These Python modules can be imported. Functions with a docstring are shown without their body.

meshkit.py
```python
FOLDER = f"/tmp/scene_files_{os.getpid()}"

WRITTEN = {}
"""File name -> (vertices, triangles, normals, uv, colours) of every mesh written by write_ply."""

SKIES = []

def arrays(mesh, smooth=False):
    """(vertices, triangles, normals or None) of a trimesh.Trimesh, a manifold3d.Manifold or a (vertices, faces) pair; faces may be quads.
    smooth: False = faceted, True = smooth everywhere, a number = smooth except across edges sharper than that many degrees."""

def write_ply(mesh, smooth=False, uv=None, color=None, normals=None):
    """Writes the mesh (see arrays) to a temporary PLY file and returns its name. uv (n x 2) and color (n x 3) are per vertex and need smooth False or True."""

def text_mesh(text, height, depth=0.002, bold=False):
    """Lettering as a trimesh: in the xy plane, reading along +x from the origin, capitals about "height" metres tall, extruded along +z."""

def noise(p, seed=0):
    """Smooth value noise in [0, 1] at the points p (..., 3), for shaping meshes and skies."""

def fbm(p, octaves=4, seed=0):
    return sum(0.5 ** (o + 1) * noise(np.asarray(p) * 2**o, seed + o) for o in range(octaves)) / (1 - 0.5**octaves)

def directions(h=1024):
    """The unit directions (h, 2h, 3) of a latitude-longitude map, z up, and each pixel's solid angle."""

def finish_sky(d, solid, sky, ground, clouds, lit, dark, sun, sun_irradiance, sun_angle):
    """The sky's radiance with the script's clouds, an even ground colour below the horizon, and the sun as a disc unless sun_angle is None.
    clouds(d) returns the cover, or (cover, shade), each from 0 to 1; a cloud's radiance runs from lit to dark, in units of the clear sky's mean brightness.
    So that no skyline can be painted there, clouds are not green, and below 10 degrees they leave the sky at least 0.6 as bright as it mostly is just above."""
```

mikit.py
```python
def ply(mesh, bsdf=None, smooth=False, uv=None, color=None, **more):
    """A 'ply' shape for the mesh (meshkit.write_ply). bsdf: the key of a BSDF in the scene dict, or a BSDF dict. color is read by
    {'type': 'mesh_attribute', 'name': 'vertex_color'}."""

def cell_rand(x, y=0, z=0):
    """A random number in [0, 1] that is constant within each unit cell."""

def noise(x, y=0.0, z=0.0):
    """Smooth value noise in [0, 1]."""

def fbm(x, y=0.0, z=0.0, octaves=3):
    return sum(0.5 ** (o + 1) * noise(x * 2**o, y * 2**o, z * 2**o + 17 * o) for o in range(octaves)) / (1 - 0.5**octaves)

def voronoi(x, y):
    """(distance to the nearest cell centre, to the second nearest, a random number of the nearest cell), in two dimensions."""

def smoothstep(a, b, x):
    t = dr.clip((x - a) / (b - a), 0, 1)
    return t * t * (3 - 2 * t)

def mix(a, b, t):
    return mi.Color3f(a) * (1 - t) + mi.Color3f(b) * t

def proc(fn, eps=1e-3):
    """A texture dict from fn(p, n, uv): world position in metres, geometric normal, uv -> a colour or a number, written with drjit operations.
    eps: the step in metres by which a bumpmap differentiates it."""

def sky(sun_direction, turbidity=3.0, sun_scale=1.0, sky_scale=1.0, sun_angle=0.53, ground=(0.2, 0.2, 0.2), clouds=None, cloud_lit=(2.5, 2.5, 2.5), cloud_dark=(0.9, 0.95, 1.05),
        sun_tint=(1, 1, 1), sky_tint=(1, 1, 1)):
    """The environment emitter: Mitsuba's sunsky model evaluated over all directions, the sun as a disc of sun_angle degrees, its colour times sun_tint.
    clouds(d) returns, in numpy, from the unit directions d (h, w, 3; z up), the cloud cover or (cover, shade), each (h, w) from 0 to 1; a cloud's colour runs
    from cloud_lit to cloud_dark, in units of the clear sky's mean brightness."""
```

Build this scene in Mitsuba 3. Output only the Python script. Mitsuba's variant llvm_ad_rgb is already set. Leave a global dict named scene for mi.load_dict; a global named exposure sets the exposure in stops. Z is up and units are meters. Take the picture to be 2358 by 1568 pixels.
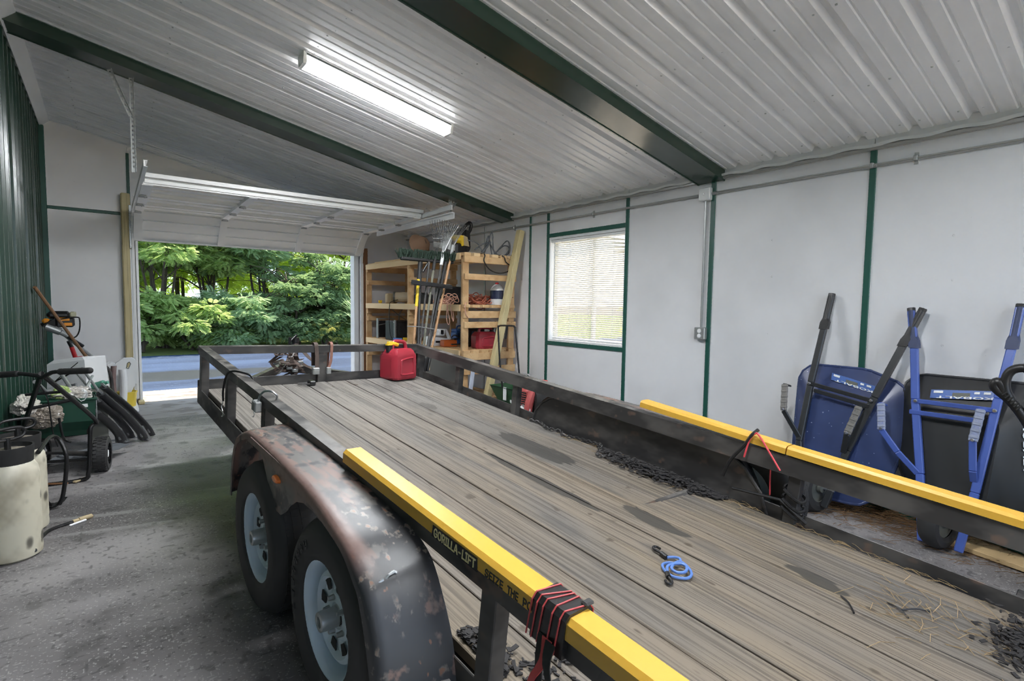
import math, random
import numpy as np, trimesh, drjit as dr, mitsuba as mi, mikit, meshkit
from shapely.geometry import Polygon, box as sbox
from mikit import noise, fbm, smoothstep, mix, cell_rand, proc
PI = math.pi
scene, labels = {}, {}
A = lambda *v: np.array(v, float)

# ---------------------------------------------------------------- camera, sky, exposure
def camera_axes(yaw, pitch, roll):
    cy, sy, cp, sp, cr, sr = math.cos(yaw), math.sin(yaw), math.cos(pitch), math.sin(pitch), math.cos(roll), math.sin(roll)
    fwd = A(sy*cp, cy*cp, sp); right = A(cy, -sy, 0); up = np.cross(right, fwd)
    return fwd, -sr*right + cr*up
EYE = A(0, 0, 1.40)
fwd, cup = camera_axes(.657, -.0667, .0145)
scene['camera'] = {'type': 'perspective', 'fov': 2*math.degrees(math.atan(1179/1218)), 'fov_axis': 'x', 'near_clip': .05, 'far_clip': 500.,
                   'to_world': mi.ScalarTransform4f().look_at(origin=EYE.tolist(), target=(EYE+fwd).tolist(), up=cup.tolist())}
def cloud_cover(d):
    n = meshkit.fbm(d*A(2.2, 2.2, 5), 4, seed=3)
    return np.clip((n-.42)*4, 0, 1)*.8
scene['sky'] = mikit.sky((.34, .06, .93), turbidity=3.0, sun_scale=4.2, sky_scale=7.0, clouds=cloud_cover, ground=(.16, .16, .15))
exposure = 1.0
LAMP = 92.

# ---------------------------------------------------------------- mesh helpers
def join(ms):
    return trimesh.util.concatenate([m for m in ms if m is not None])
def M4(R=None, t=(0, 0, 0)):
    m = np.eye(4)
    if R is not None: m[:3, :3] = R
    m[:3, 3] = t
    return m
def rot(axis, deg):
    return trimesh.transformations.rotation_matrix(math.radians(deg), axis)
def move(m, t=(0, 0, 0), rz=0, rx=0, ry=0):
    m = m.copy()
    if rx: m.apply_transform(rot((1, 0, 0), rx))
    if ry: m.apply_transform(rot((0, 1, 0), ry))
    if rz: m.apply_transform(rot((0, 0, 1), rz))
    m.apply_translation(t); return m
def hull(pts):
    return trimesh.PointCloud(np.asarray(pts, float)).convex_hull
def boxm(lo, hi, r=0.):
    lo, hi = np.minimum(lo, hi).astype(float), np.maximum(lo, hi).astype(float)
    if r <= 0:
        m = trimesh.creation.box(extents=hi-lo); m.apply_translation((lo+hi)/2); return m
    r = min(r, .45*float((hi-lo).min())); pts = []
    for s in np.ndindex(2, 2, 2):
        c = np.where(np.array(s) == 1, hi, lo); d = np.where(np.array(s) == 1, -r, r)
        for k in range(3):
            q = c + d; q[k] = c[k]; pts.append(q)
    return hull(pts)
def frame_of(d, up=(0, 0, 1)):
    d = np.asarray(d, float)/np.linalg.norm(d); up = np.asarray(up, float)
    if abs(d @ up) > .98*np.linalg.norm(up): up = A(0, 1, 0) if abs(d[1]) < .9 else A(1, 0, 0)
    x = np.cross(d, up); x /= np.linalg.norm(x); y = np.cross(x, d)
    return x, y, d
def bar(p, q, w, h, r=0., up=(0, 0, 1)):
    """A beam from p to q: w across, h along up."""
    p, q = np.asarray(p, float), np.asarray(q, float); x, y, d = frame_of(q-p, up); L = np.linalg.norm(q-p)
    m = boxm((-w/2, -h/2, 0), (w/2, h/2, L), r)
    m.apply_transform(M4(np.stack([x, y, d], 1), p)); return m
def rod(p, q, r, n=10, r2=None):
    return tube([p, q], [r, r if r2 is None else r2], n)
def tube(pts, r, n=8, closed=False, flat=1.):
    p = np.asarray(pts, float); N = len(p); r = np.broadcast_to(np.asarray(r, float), (N,))
    t = np.roll(p, -1, 0) - np.roll(p, 1, 0) if closed else np.gradient(p, axis=0)
    t /= np.linalg.norm(t, axis=1, keepdims=True) + 1e-12
    a = np.cross(t[0], (0, 0, 1.)) if abs(t[0][2]) < .9 else np.cross(t[0], (1., 0, 0)); a /= np.linalg.norm(a)
    rows = []; ang = np.arange(n)*2*PI/n
    for i in range(N):
        a = a - (a @ t[i])*t[i]; a /= np.linalg.norm(a) + 1e-12; b = np.cross(t[i], a)
        rows.append(p[i] + r[i]*(np.cos(ang)[:, None]*a + flat*np.sin(ang)[:, None]*b))
    v = np.vstack(rows); f = []
    for i in range(N if closed else N-1):
        j = (i+1) % N
        for k in range(n):
            l = (k+1) % n; f += [[i*n+k, i*n+l, j*n+l], [i*n+k, j*n+l, j*n+k]]
    if not closed:
        v = np.vstack([v, p[0], p[-1]])
        for k in range(n):
            l = (k+1) % n; f += [[N*n, l, k], [N*n+1, (N-1)*n+k, (N-1)*n+l]]
    return trimesh.Trimesh(v, f, process=False)
def curve(pts, n=8, closed=False):
    """Catmull-Rom through the points."""
    p = np.asarray(pts, float); N = len(p)
    g = (lambda i: p[i % N]) if closed else (lambda i: p[i] if 0 <= i < N else (2*p[0]-p[1] if i < 0 else 2*p[-1]-p[-2]))
    out = []
    for i in range(N if closed else N-1):
        a, b, c, d = g(i-1), g(i), g(i+1), g(i+2)
        for s in np.arange(n)/n:
            out.append(.5*(2*b + (c-a)*s + (2*a-5*b+4*c-d)*s*s + (3*b-a-3*c+d)*s**3))
    if not closed: out.append(p[-1])
    return np.array(out)
def lathe(prof, n=24):
    m = trimesh.creation.revolve(np.asarray(prof, float), sections=n); m.fix_normals(); return m
def ext(poly, h, R=None, t=(0, 0, 0)):
    """Extrudes a 2D outline by h (local z) and places it with R (columns x, y, z) and t."""
    g = poly if isinstance(poly, Polygon) else Polygon(poly)
    m = trimesh.creation.extrude_polygon(g.buffer(0), h, engine='earcut')
    m.apply_transform(M4(R, t)); return m
XZ = np.array([[1, 0, 0], [0, 0, -1], [0, 1, 0]], float).T @ np.eye(3)
R_XZ = np.array([[1., 0, 0], [0, 0, -1.], [0, 1., 0]])      # local (x, y, z) -> world (x, -z.., y up)
R_YZ = np.array([[0., 0, 1.], [1., 0, 0], [0, 1., 0]])      # local x -> Y, y -> Z, z -> X
def sheet(P, th=0.):
    """A grid surface from an (n, m, 3) array; th > 0 gives it a thickness along its normals."""
    P = np.asarray(P, float); n, m = P.shape[:2]
    i, j = np.meshgrid(np.arange(n-1), np.arange(m-1), indexing='ij')
    q = np.stack([i*m+j, i*m+j+1, (i+1)*m+j+1, (i+1)*m+j], -1).reshape(-1, 4)
    f = np.vstack([q[:, [0, 1, 2]], q[:, [0, 2, 3]]]); v = P.reshape(-1, 3)
    if th <= 0: return trimesh.Trimesh(v, f, process=False)
    N = np.cross(np.gradient(P, axis=0), np.gradient(P, axis=1)); N /= np.linalg.norm(N, axis=2, keepdims=True)+1e-12
    v2 = (P - N*th).reshape(-1, 3); k = n*m; f2 = f[:, ::-1] + k
    b = [a*m for a in range(n)]; rim = [(a, 0) for a in range(n)] + [(n-1, a) for a in range(1, m)] + [(a, m-1) for a in range(n-2, -1, -1)] + [(0, a) for a in range(m-2, 0, -1)]
    ids = [a*m+c for a, c in rim]; s = []
    for a, c in zip(ids, ids[1:]+ids[:1]): s += [[a, a+k, c+k], [a, c+k, c]]
    mm = trimesh.Trimesh(np.vstack([v, v2]), np.vstack([f, f2, np.array(s)]), process=False); mm.fix_normals(); return mm

# ---------------------------------------------------------------- scene helpers
def numbered(key):
    if key not in scene and key not in labels: return key
    k = 1
    while f'{key}_{k:03d}' in scene or f'{key}_{k:03d}' in labels: k += 1
    return f'{key}_{k:03d}'
def thing(name, label, cat, group=None):
    key = numbered(name); labels[key] = {'label': label, 'category': cat}
    if group: labels[key]['group'] = group
    return key
def obj(name, mesh, mat, parent=None, smooth=False, label=None, cat=None, group=None, kind=None, **kw):
    key = numbered(f'{parent}__{name}' if parent else name)
    if isinstance(mesh, list): mesh = join(mesh)
    scene[key] = mesh if isinstance(mesh, dict) else mikit.ply(mesh, mat, smooth=smooth, **kw)
    d = {k: v for k, v in (('label', label), ('category', cat), ('group', group), ('kind', kind)) if v}
    if d: labels[key] = d
    return key
def struct(name, mesh, mat, label, smooth=False):
    if mesh is None:
        labels[name] = {'label': label, 'kind': 'structure'}; return name
    return obj(name, mesh, mat, smooth=smooth, label=label, kind='structure')

# ---------------------------------------------------------------- materials
def tex(c): return c if isinstance(c, dict) else {'type': 'rgb', 'value': list(map(float, c))}
def pr(key, color, rough=.5, metal=0., spec=.5, bump=None, **kw):
    rough = rough if isinstance(rough, dict) else float(rough)
    b = {'type': 'principled', 'base_color': tex(color), 'roughness': rough, 'metallic': float(metal), 'specular': float(spec), **kw}
    if bump: b = {'type': 'bumpmap', 'tex': proc(bump[0], eps=bump[2] if len(bump) > 2 else 1e-3), 'scale': float(bump[1]), 'bsdf': b}
    scene[key] = {'type': 'twosided', 'bsdf': b}
    return key
SR = lambda r, g, b: [((v/255)/12.92 if v/255 <= .04045 else ((v/255+.055)/1.055)**2.4) for v in (r, g, b)]

# trailer frame: c across to the right, t along to the hitch, u up; the trailer stands nose up
ty, tp, tl = -.0595, .097, -.020
T_ = A(math.sin(ty)*math.cos(tp), math.cos(ty)*math.cos(tp), math.sin(tp)); C_ = A(math.cos(ty), -math.sin(ty), 0)
U_ = np.cross(C_, T_); C_ = math.cos(tl)*C_ + math.sin(tl)*U_; U_ = np.cross(C_, T_)
TR = M4(np.stack([C_, T_, U_], 1), EYE)
def tw(c, t, u): return EYE + c*C_ + t*T_ + u*U_
def trl(m):
    m = join(m) if isinstance(m, list) else m.copy(); m.apply_transform(TR); return m
def floor_z(y): return .009*(y-1.7)

def f_panel(p, n, uv):
    d = fbm(p.x*1.3+p.y*1.3, p.y*.9, p.z*1.1, 4); s = noise(p.x*60, p.y*60, p.z*60)
    c = mix((.72, .72, .73), (.64, .64, .65), smoothstep(.35, .75, d))
    return mix(c, (.3, .3, .3), smoothstep(.965, .99, s)*.35)
pr('m_panel', proc(f_panel), .38)
def f_ceil(p, n, uv):
    d = fbm(p.x*2, p.y*9, 0., 4)
    return mix((.87, .87, .87), (.70, .70, .70), smoothstep(.5, .85, d)*.6)
pr('m_ceiling', proc(f_ceil), .33)
pr('m_white', SR(222, 224, 224), .4)
pr('m_white_metal', SR(226, 227, 226), .32)
def f_green(p, n, uv):
    d = fbm(p.x*3, p.y*3, p.z*3, 3)
    return mix((.007, .024, .016), (.011, .036, .024), d)
pr('m_green', proc(f_green), .22, spec=.7)
pr('m_green_strip', SR(30, 78, 68), .4)
pr('m_green_sheet', SR(26, 52, 41), .24, spec=.7)
def f_floor(p, n, uv):
    d = fbm(p.x*.9, p.y*1.4, 0., 4); g = noise(p.x*140, p.y*140); g2 = noise(p.x*55+9, p.y*55)
    q = fbm(p.x*7, p.y*7+3, 0., 3)
    c = mix((.104, .098, .099), (.258, .246, .246), smoothstep(.3, .7, d))
    st_ = fbm(p.x*.8+2, p.y*7+p.x*1.5, 7., 3); c = mix(c, (.36, .358, .35), smoothstep(.60, .72, st_)*.5*smoothstep(2.2, 5.0, p.y))  # painted pale streaks stand in for door light reflected on the floor
    c = mix(c, (.30, .295, .285), smoothstep(.70, .92, g)*.65)
    c = mix(c, (.04, .04, .04), smoothstep(.72, .95, g2)*.5)
    c = mix(c, (.05, .049, .047), smoothstep(.6, .78, q)*.45)
    return c
def f_floor_b(p, n, uv): return noise(p.x*140, p.y*140)*.6 + fbm(p.x*30, p.y*30, 0., 2)
def f_floor_r(p, n, uv): return .27 + .3*fbm(p.x*1.2, p.y*5, 5., 4)
pr('m_floor', proc(f_floor), proc(f_floor_r), spec=.28, bump=(f_floor_b, .0015, 1.5e-3))
def f_apron(p, n, uv):
    d = fbm(p.x*2, p.y*2, 0., 4); e = fbm(p.x*5, p.y*9, 3., 4)
    c = mix((.29, .28, .265), (.20, .195, .185), d)
    return mix(c, (.085, .07, .06), smoothstep(.52, .72, e)*.6)
pr('m_apron', proc(f_apron), .7)
def f_asphalt(p, n, uv):
    k_ = smoothstep(1.15, .7, dr.square((p.x-.2)/2.6)+dr.square((p.y-11.4)/.75)+(fbm(p.x*1.5, p.y*3, 9., 3)-.5)*.8)  # dark shadow band painted into the asphalt colour
    d = fbm(p.x*.25, p.y*1.6, 0., 4); g = noise(p.x*18, p.y*50)
    c = mix((.013, .028, .066), (.030, .056, .115), smoothstep(.35, .7, d))
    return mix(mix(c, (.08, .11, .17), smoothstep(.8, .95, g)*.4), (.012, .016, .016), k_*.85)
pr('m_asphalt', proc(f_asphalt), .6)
def f_deck(p, n, uv):
    q = mi.Vector3f(p.x-float(EYE[0]), p.y-float(EYE[1]), p.z-float(EYE[2]))
    c = q.x*float(C_[0])+q.y*float(C_[1])+q.z*float(C_[2]); t = q.x*float(T_[0])+q.y*float(T_[1])+q.z*float(T_[2])
    b = dr.floor((c-.93)/.197); r = cell_rand(b, 3.); r2 = cell_rand(b, 9.)
    w = fbm(t*1.5+r*31, c*6, r2*9, 3)
    g = fbm(c*170 + w*7, t*2.2 + r*40, 0., 3)
    ring = noise((c + .03*fbm(t*1.1+r*17, c*5, 2., 2))*95, t*.9 + r*23)
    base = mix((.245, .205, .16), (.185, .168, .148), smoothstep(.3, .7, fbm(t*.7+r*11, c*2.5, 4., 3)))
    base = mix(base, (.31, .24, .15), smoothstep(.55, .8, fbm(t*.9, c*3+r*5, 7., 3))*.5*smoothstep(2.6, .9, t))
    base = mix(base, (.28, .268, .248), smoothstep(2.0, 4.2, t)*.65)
    base = mix(base, base*.55, smoothstep(.48, .68, g)*.8)
    base = mix(base, base*.72, smoothstep(.55, .8, ring)*.65)
    base = mix(base, (.10, .095, .09), smoothstep(.62, .8, fbm(t*2.6, c*9, 11., 4))*.55)
    k1 = noise(c*26+5, t*9); base = mix(base, (.09, .07, .05), smoothstep(.93, .98, k1)*.8)
    def spot(c0, t0, a, l, k):
        e = dr.square((c-c0)/a) + dr.square((t-t0)/l); e += (fbm(t*7+k, c*25, 3., 3)-.5)*1.5
        return smoothstep(1.05, .8, e)
    s = dr.maximum(dr.maximum(spot(2.44, 2.40, .10, .34, 1), spot(2.07, 2.03, .035, .46, 5)), dr.maximum(spot(2.225, 1.35, .05, .20, 9), spot(2.38, .66, .05, .13, 2)))
    s = dr.maximum(s, dr.maximum(spot(2.33, 3.58, .05, .12, 4)*.5, spot(2.82, 1.0, .06, .3, 7)*.5))
    return mix(base*.70, (.04, .038, .034), s*.88)
def f_deck_b(p, n, uv):
    q = mi.Vector3f(p.x, p.y, p.z)
    c = q.x*float(C_[0])+q.y*float(C_[1]); t = q.x*float(T_[0])+q.y*float(T_[1])
    return fbm(c*170, t*2.2, 0., 2)
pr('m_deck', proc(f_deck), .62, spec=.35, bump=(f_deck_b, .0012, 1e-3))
def f_steel(p, n, uv):
    d = fbm(p.x*5, p.y*5, p.z*9, 4); e = fbm(p.x*14+3, p.y*14, p.z*14, 3)
    c = mix((.028, .027, .027), (.07, .066, .062), smoothstep(.35, .7, d))
    c = mix(c, (.14, .085, .06), smoothstep(.66, .82, e)*.55)
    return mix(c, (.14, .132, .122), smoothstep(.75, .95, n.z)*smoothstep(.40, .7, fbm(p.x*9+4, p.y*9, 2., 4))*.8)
pr('m_steel', proc(f_steel), .42)
def f_rust(p, n, uv):
    q = mi.Vector3f(p.x-float(EYE[0]), p.y-float(EYE[1]), p.z-float(EYE[2]))
    c = q.x*float(C_[0])+q.y*float(C_[1])+q.z*float(C_[2]); t = q.x*float(T_[0])+q.y*float(T_[1])+q.z*float(T_[2]); u = q.x*float(U_[0])+q.y*float(U_[1])+q.z*float(U_[2])
    d = fbm(t*15+u*4, c*26, u*15, 5); e = fbm(t*38, c*55+4, u*26, 4); h = fbm(t*5, c*9, u*5+9, 3)
    edge = smoothstep(.035, .0, c-.70)
    far = smoothstep(1.25, 2.0, t)
    black = mi.Color3f(.028, .029, .032)
    c1 = mix(black, mix((.17, .105, .085), (.10, .095, .088), smoothstep(.4, .65, fbm(t*9, c*40, 2., 3))), smoothstep(.62-.30*far, .74-.22*far, d)*.92)
    c1 = mix(c1, (.19, .165, .14), smoothstep(.60, .72, e)*smoothstep(.45, .6, h)*.8)
    c1 = mix(c1, (.20, .085, .045), smoothstep(.70, .8, e)*.8)
    c1 = mix(c1, mix((.17, .115, .10), (.12, .07, .06), e), edge*smoothstep(-.93, -.86, u)*smoothstep(.25, .5, d+.25))
    return c1
pr('m_fender', proc(f_rust), .42)
pr('m_yellow', SR(204, 158, 58), .38)
pr('m_rubber', SR(44, 44, 44), .62)
pr('m_black', SR(26, 26, 27), .4)
pr('m_black_rough', SR(30, 30, 30), .75)
pr('m_rim', SR(196, 208, 218), .35)
pr('m_galv', SR(165, 168, 168), .35, metal=.6)
pr('m_chrome', SR(200, 202, 205), .2, metal=.9)
def f_lumber(p, n, uv):
    g = fbm(p.x*9, p.y*9, p.z*9, 3); k = noise(p.x*28, p.y*28, p.z*28); s = noise((p.x+p.y+p.z)*130, (p.x-p.y)*60)
    c = mix((.62, .42, .22), (.50, .30, .14), smoothstep(.35, .7, g))
    c = mix(c, c*.8, smoothstep(.6, .9, s)*.5)
    return mix(c, (.14, .06, .03), smoothstep(.93, .97, k)*.8)
pr('m_lumber', proc(f_lumber), .6)
pr('m_lumber_pale', SR(222, 194, 150), .6)
pr('m_lumber_brown', SR(122, 86, 58), .65)
def f_treated(p, n, uv):
    s = noise((p.x+p.y)*80, p.z*3); g = fbm(p.x*6, p.y*6, p.z*2, 3)
    return mix(mix((.46, .38, .19), (.60, .52, .30), g), (.32, .27, .14), smoothstep(.55, .9, s)*.6)
pr('m_treated', proc(f_treated), .6)

# ---------------------------------------------------------------- large structure
XL, XR, YB, Y0 = -.555, 4.27, 8.6, -3.2
def ceil_z(x): return 3.55 - .2006*(x+.51)
fl = sheet(np.array([[(x, y, floor_z(y)) for y in np.linspace(Y0, 7.2, 30)] for x in np.linspace(XL-.1, XR+.1, 14)]), .14)
for_flip = lambda m: (m.fix_normals(), m)[1]
struct('floor', boxm((-60, -60, -.9), (60, 80, -.5)) if False else fl, 'm_floor', 'worn rough grey concrete floor of the garage')
struct('floor_apron', boxm((XL-3, 7.21, -.3), (XR+3, 9.55, .035)), 'm_apron', 'smooth pale concrete slab across the door opening')
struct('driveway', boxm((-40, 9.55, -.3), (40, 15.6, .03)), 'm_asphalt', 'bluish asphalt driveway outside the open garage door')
pr('m_ground', SR(92, 104, 60), .9)
pr('m_bounce_pad', SR(198, 192, 180), .8)
struct('side_pad', boxm((XR+.12, Y0, -.3), (14, 9.5, -.012)), 'm_bounce_pad', 'pale slab added outside the window to brighten it')  # added pale ground: whitens the window view and reflects light indoors
struct('rear_pad', boxm((-14, -16, -.3), (14, Y0-.0, -.01)), 'm_bounce_pad', 'unseen pale slab added behind the open end to bounce light in')  # added out of view: bounces sunlight through the open end to the ceiling
struct('ground', sheet(np.array([[(x, y, -.05 + (0 if y < 15.7 else .25*min(1, (y-15.7)/4))) for y in (-60, -20, Y0, 9, 15.4, 15.8, 17, 20, 26, 60)] for x in (-60, -20, -5, 0, 5, 10, 20, 60)])), 'm_ground', 'grassy ground around the garage')
# ceiling: ribbed steel sheets that run down the slope
def rib_profile(y0, y1, pitch=.3048, h=.032):
    """(y, depth) of a ribbed sheet between y0 and y1: one tall rib and two small ones each foot."""
    out = []; k = math.floor(y0/pitch)-1
    for i in range(k, math.ceil(y1/pitch)+1):
        b = i*pitch
        out += [(b-.034, 0), (b-.015, h), (b+.015, h), (b+.034, 0)]
        for m in (.105, .2): out += [(b+m-.011, 0), (b+m-.005, .007), (b+m+.005, .007), (b+m+.011, 0)]
    ys = [o[0] for o in out]; ds = [o[1] for o in out]
    inn = [(y0, float(np.interp(y0, ys, ds)))] + [o for o in out if y0 < o[0] < y1] + [(y1, float(np.interp(y1, ys, ds)))]
    return inn
struct('ceiling', None, None, 'white ribbed steel ceiling sloping down to the right')
y = -3.2
while y < YB-.01:
    y1 = min(y+.9144, YB)
    P = np.array([[(x, yy, ceil_z(x)+d) for yy, d in rib_profile(y, y1)] for x in (XL-.08, 1.9, XR+.06)])
    obj('sheet', sheet(P, .001), 'm_ceiling', 'ceiling'); y = y1
# screws in rows over each purlin
sc = []; sm = lathe([(0, -.006), (.006, -.006), (.007, 0), (.0, 0)], 6)
for x in (-.2, .45, 1.25, 2.05, 2.85, 3.6, 4.15):
    for k in range(-10, 29):
        for o in (.055, .25):
            yy = k*.3048+o
            if Y0 < yy < YB: sc.append(move(sm, (x + .01*((k*7) % 3), yy, ceil_z(x)+.001)))
obj('screws', sc, 'm_galv', 'ceiling', kind='stuff')
# beams
for i, yb in enumerate((5.54, 2.57, -.40)):
    x0, x1 = XL+.0, XR+.03
    pts = [(x, yy, ceil_z(x)-d) for x in (x0, x1) for yy in (yb, yb+.25) for d in (.002, .092)]
    b = hull(pts)
    lip = [hull([(x, yb+s*.25+e, ceil_z(x)-d) for x in (x0, x1) for e in (-.006, .006) for d in (.085, .098)]) for s in (0, 1)]
    struct(numbered('ceiling_beam'), join([b]+lip), 'm_green', ('dark green steel ceiling beam nearest the garage door', 'dark green steel ceiling beam in the middle of the room', 'dark green steel ceiling beam nearest the open back')[i])
# left wall of green ribbed sheets
struct('wall_left', None, None, 'dark green ribbed steel wall on the left')
def wall_prof(y0, y1, pitch=.152):
    out = []
    for i in range(math.floor(y0/pitch)-1, math.ceil(y1/pitch)+2):
        b = i*pitch; out += [(b-.036, 0), (b-.016, .026), (b+.016, .026), (b+.036, 0)]
    ys = [o[0] for o in out]; ds = [o[1] for o in out]
    return [(y0, float(np.interp(y0, ys, ds)))] + [o for o in out if y0 < o[0] < y1] + [(y1, float(np.interp(y1, ys, ds)))]
y = Y0
while y < YB-.01:
    y1 = min(y+.912, YB)
    obj('sheet', sheet(np.array([[(XL-.032+d, yy, z) for yy, d in rib_profile(y, y1, .2286, .034)] for z in (-.05, 1.6, 3.50)]), -.001), 'm_green_sheet', 'wall_left'); y = y1
obj('backing', boxm((XL-.06, Y0, -.1), (XL-.035, YB+.05, 3.62)), 'm_black_rough', 'wall_left')
struct('trim_1', [hull([(XL-.03, Y0, 3.50), (XL+.01, Y0, 3.45), (XL+.095, Y0, 3.53), (XL+.095, Y0, 3.545), (XL-.03, Y0, 3.555),
                        (XL-.03, YB, 3.50), (XL+.01, YB, 3.45), (XL+.095, YB, 3.53), (XL+.095, YB, 3.545), (XL-.03, YB, 3.555)])], 'm_white_metal', 'white metal angle along the top of the green wall')
struct('trim_2', boxm((XL-.02, 8.53, .0), (XL+.045, 8.6, 3.46), .004), 'm_green_strip', 'green corner strip between the green wall and the white back wall')
# right wall: 4 ft white panels, battens over the joints, a window between two of them
struct('wall_right', None, None, 'white panelled wall on the right with green battens')
STR = [6.18, 5.18, 4.845, 3.625, 2.665, 1.447, .23, -.99, -2.2]
ed = [YB]+STR+[Y0]
WZ0, WZ1 = .975, 2.215
for i in range(len(ed)-1):
    a, b = ed[i+1]+.002, ed[i]-.002
    if i == 3:
        obj('panel', boxm((XR, a, -.05), (XR+.03, b, WZ0), .002), 'm_panel', 'wall_right')
        obj('panel', boxm((XR, a, WZ1), (XR+.03, b, 2.62), .002), 'm_panel', 'wall_right')
    else: obj('panel', boxm((XR, a, -.05), (XR+.03, b, 2.62), .002), 'm_panel', 'wall_right')
obj('backing', [boxm((XR+.03, Y0, -.1), (XR+.06, STR[3], 2.9)), boxm((XR+.03, STR[2], -.1), (XR+.06, YB+.05, 2.9)), boxm((XR+.03, STR[3], -.1), (XR+.06, STR[2], WZ0)), boxm((XR+.03, STR[3], WZ1), (XR+.06, STR[2], 2.9))], 'm_black_rough', 'wall_right')
for i, yy in enumerate(STR):
    w = .030 if i < 2 else .042
    top = 2.53
    obj('batten', boxm((XR-.012, yy-w/2, .0), (XR, yy+w/2, top), .003), 'm_galv' if i < 1 else 'm_green_strip', 'wall_right')
obj('batten', boxm((XR-.012, STR[3]+.021, WZ0-.045), (XR, STR[2]-.021, WZ0), .003), 'm_green_strip', 'wall_right')
obj('batten', boxm((XR-.012, STR[3]+.021, WZ1), (XR, STR[2]-.021, WZ1+.045), .003), 'm_green_strip', 'wall_right')
obj('base_rail', boxm((XR-.035, Y0, .0), (XR, YB, .12), .004), 'm_green_strip', 'wall_right')
nh = []
for (yy, zz) in ((2.13, 1.95), (2.12, 1.66), (.98, 1.88), (.97, 1.60), (2.13, 1.20), (1.0, 1.18)): nh.append(move(lathe([(0, -.002), (.006, -.002), (.007, 0)], 8), (XR-.001, yy, zz), ry=-90))
obj('screw_hole', nh, 'm_black', 'wall_right', kind='stuff')
wv = np.array([[(XR-.05+.05*k, yy, 2.545+.05*k*.2+.006*math.sin(yy*2*PI/.3048)) for yy in np.linspace(Y0, YB, 260)] for k in (0, 1)])
struct('trim_3', [boxm((XR-.03, Y0, 2.505), (XR+.03, YB, 2.53), .003)], 'm_galv', 'grey metal angle where the right wall meets the ceiling')
struct('trim_4', [sheet(wv, .02)], 'm_white', 'white wavy foam closure strip under the ceiling ribs')
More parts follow.
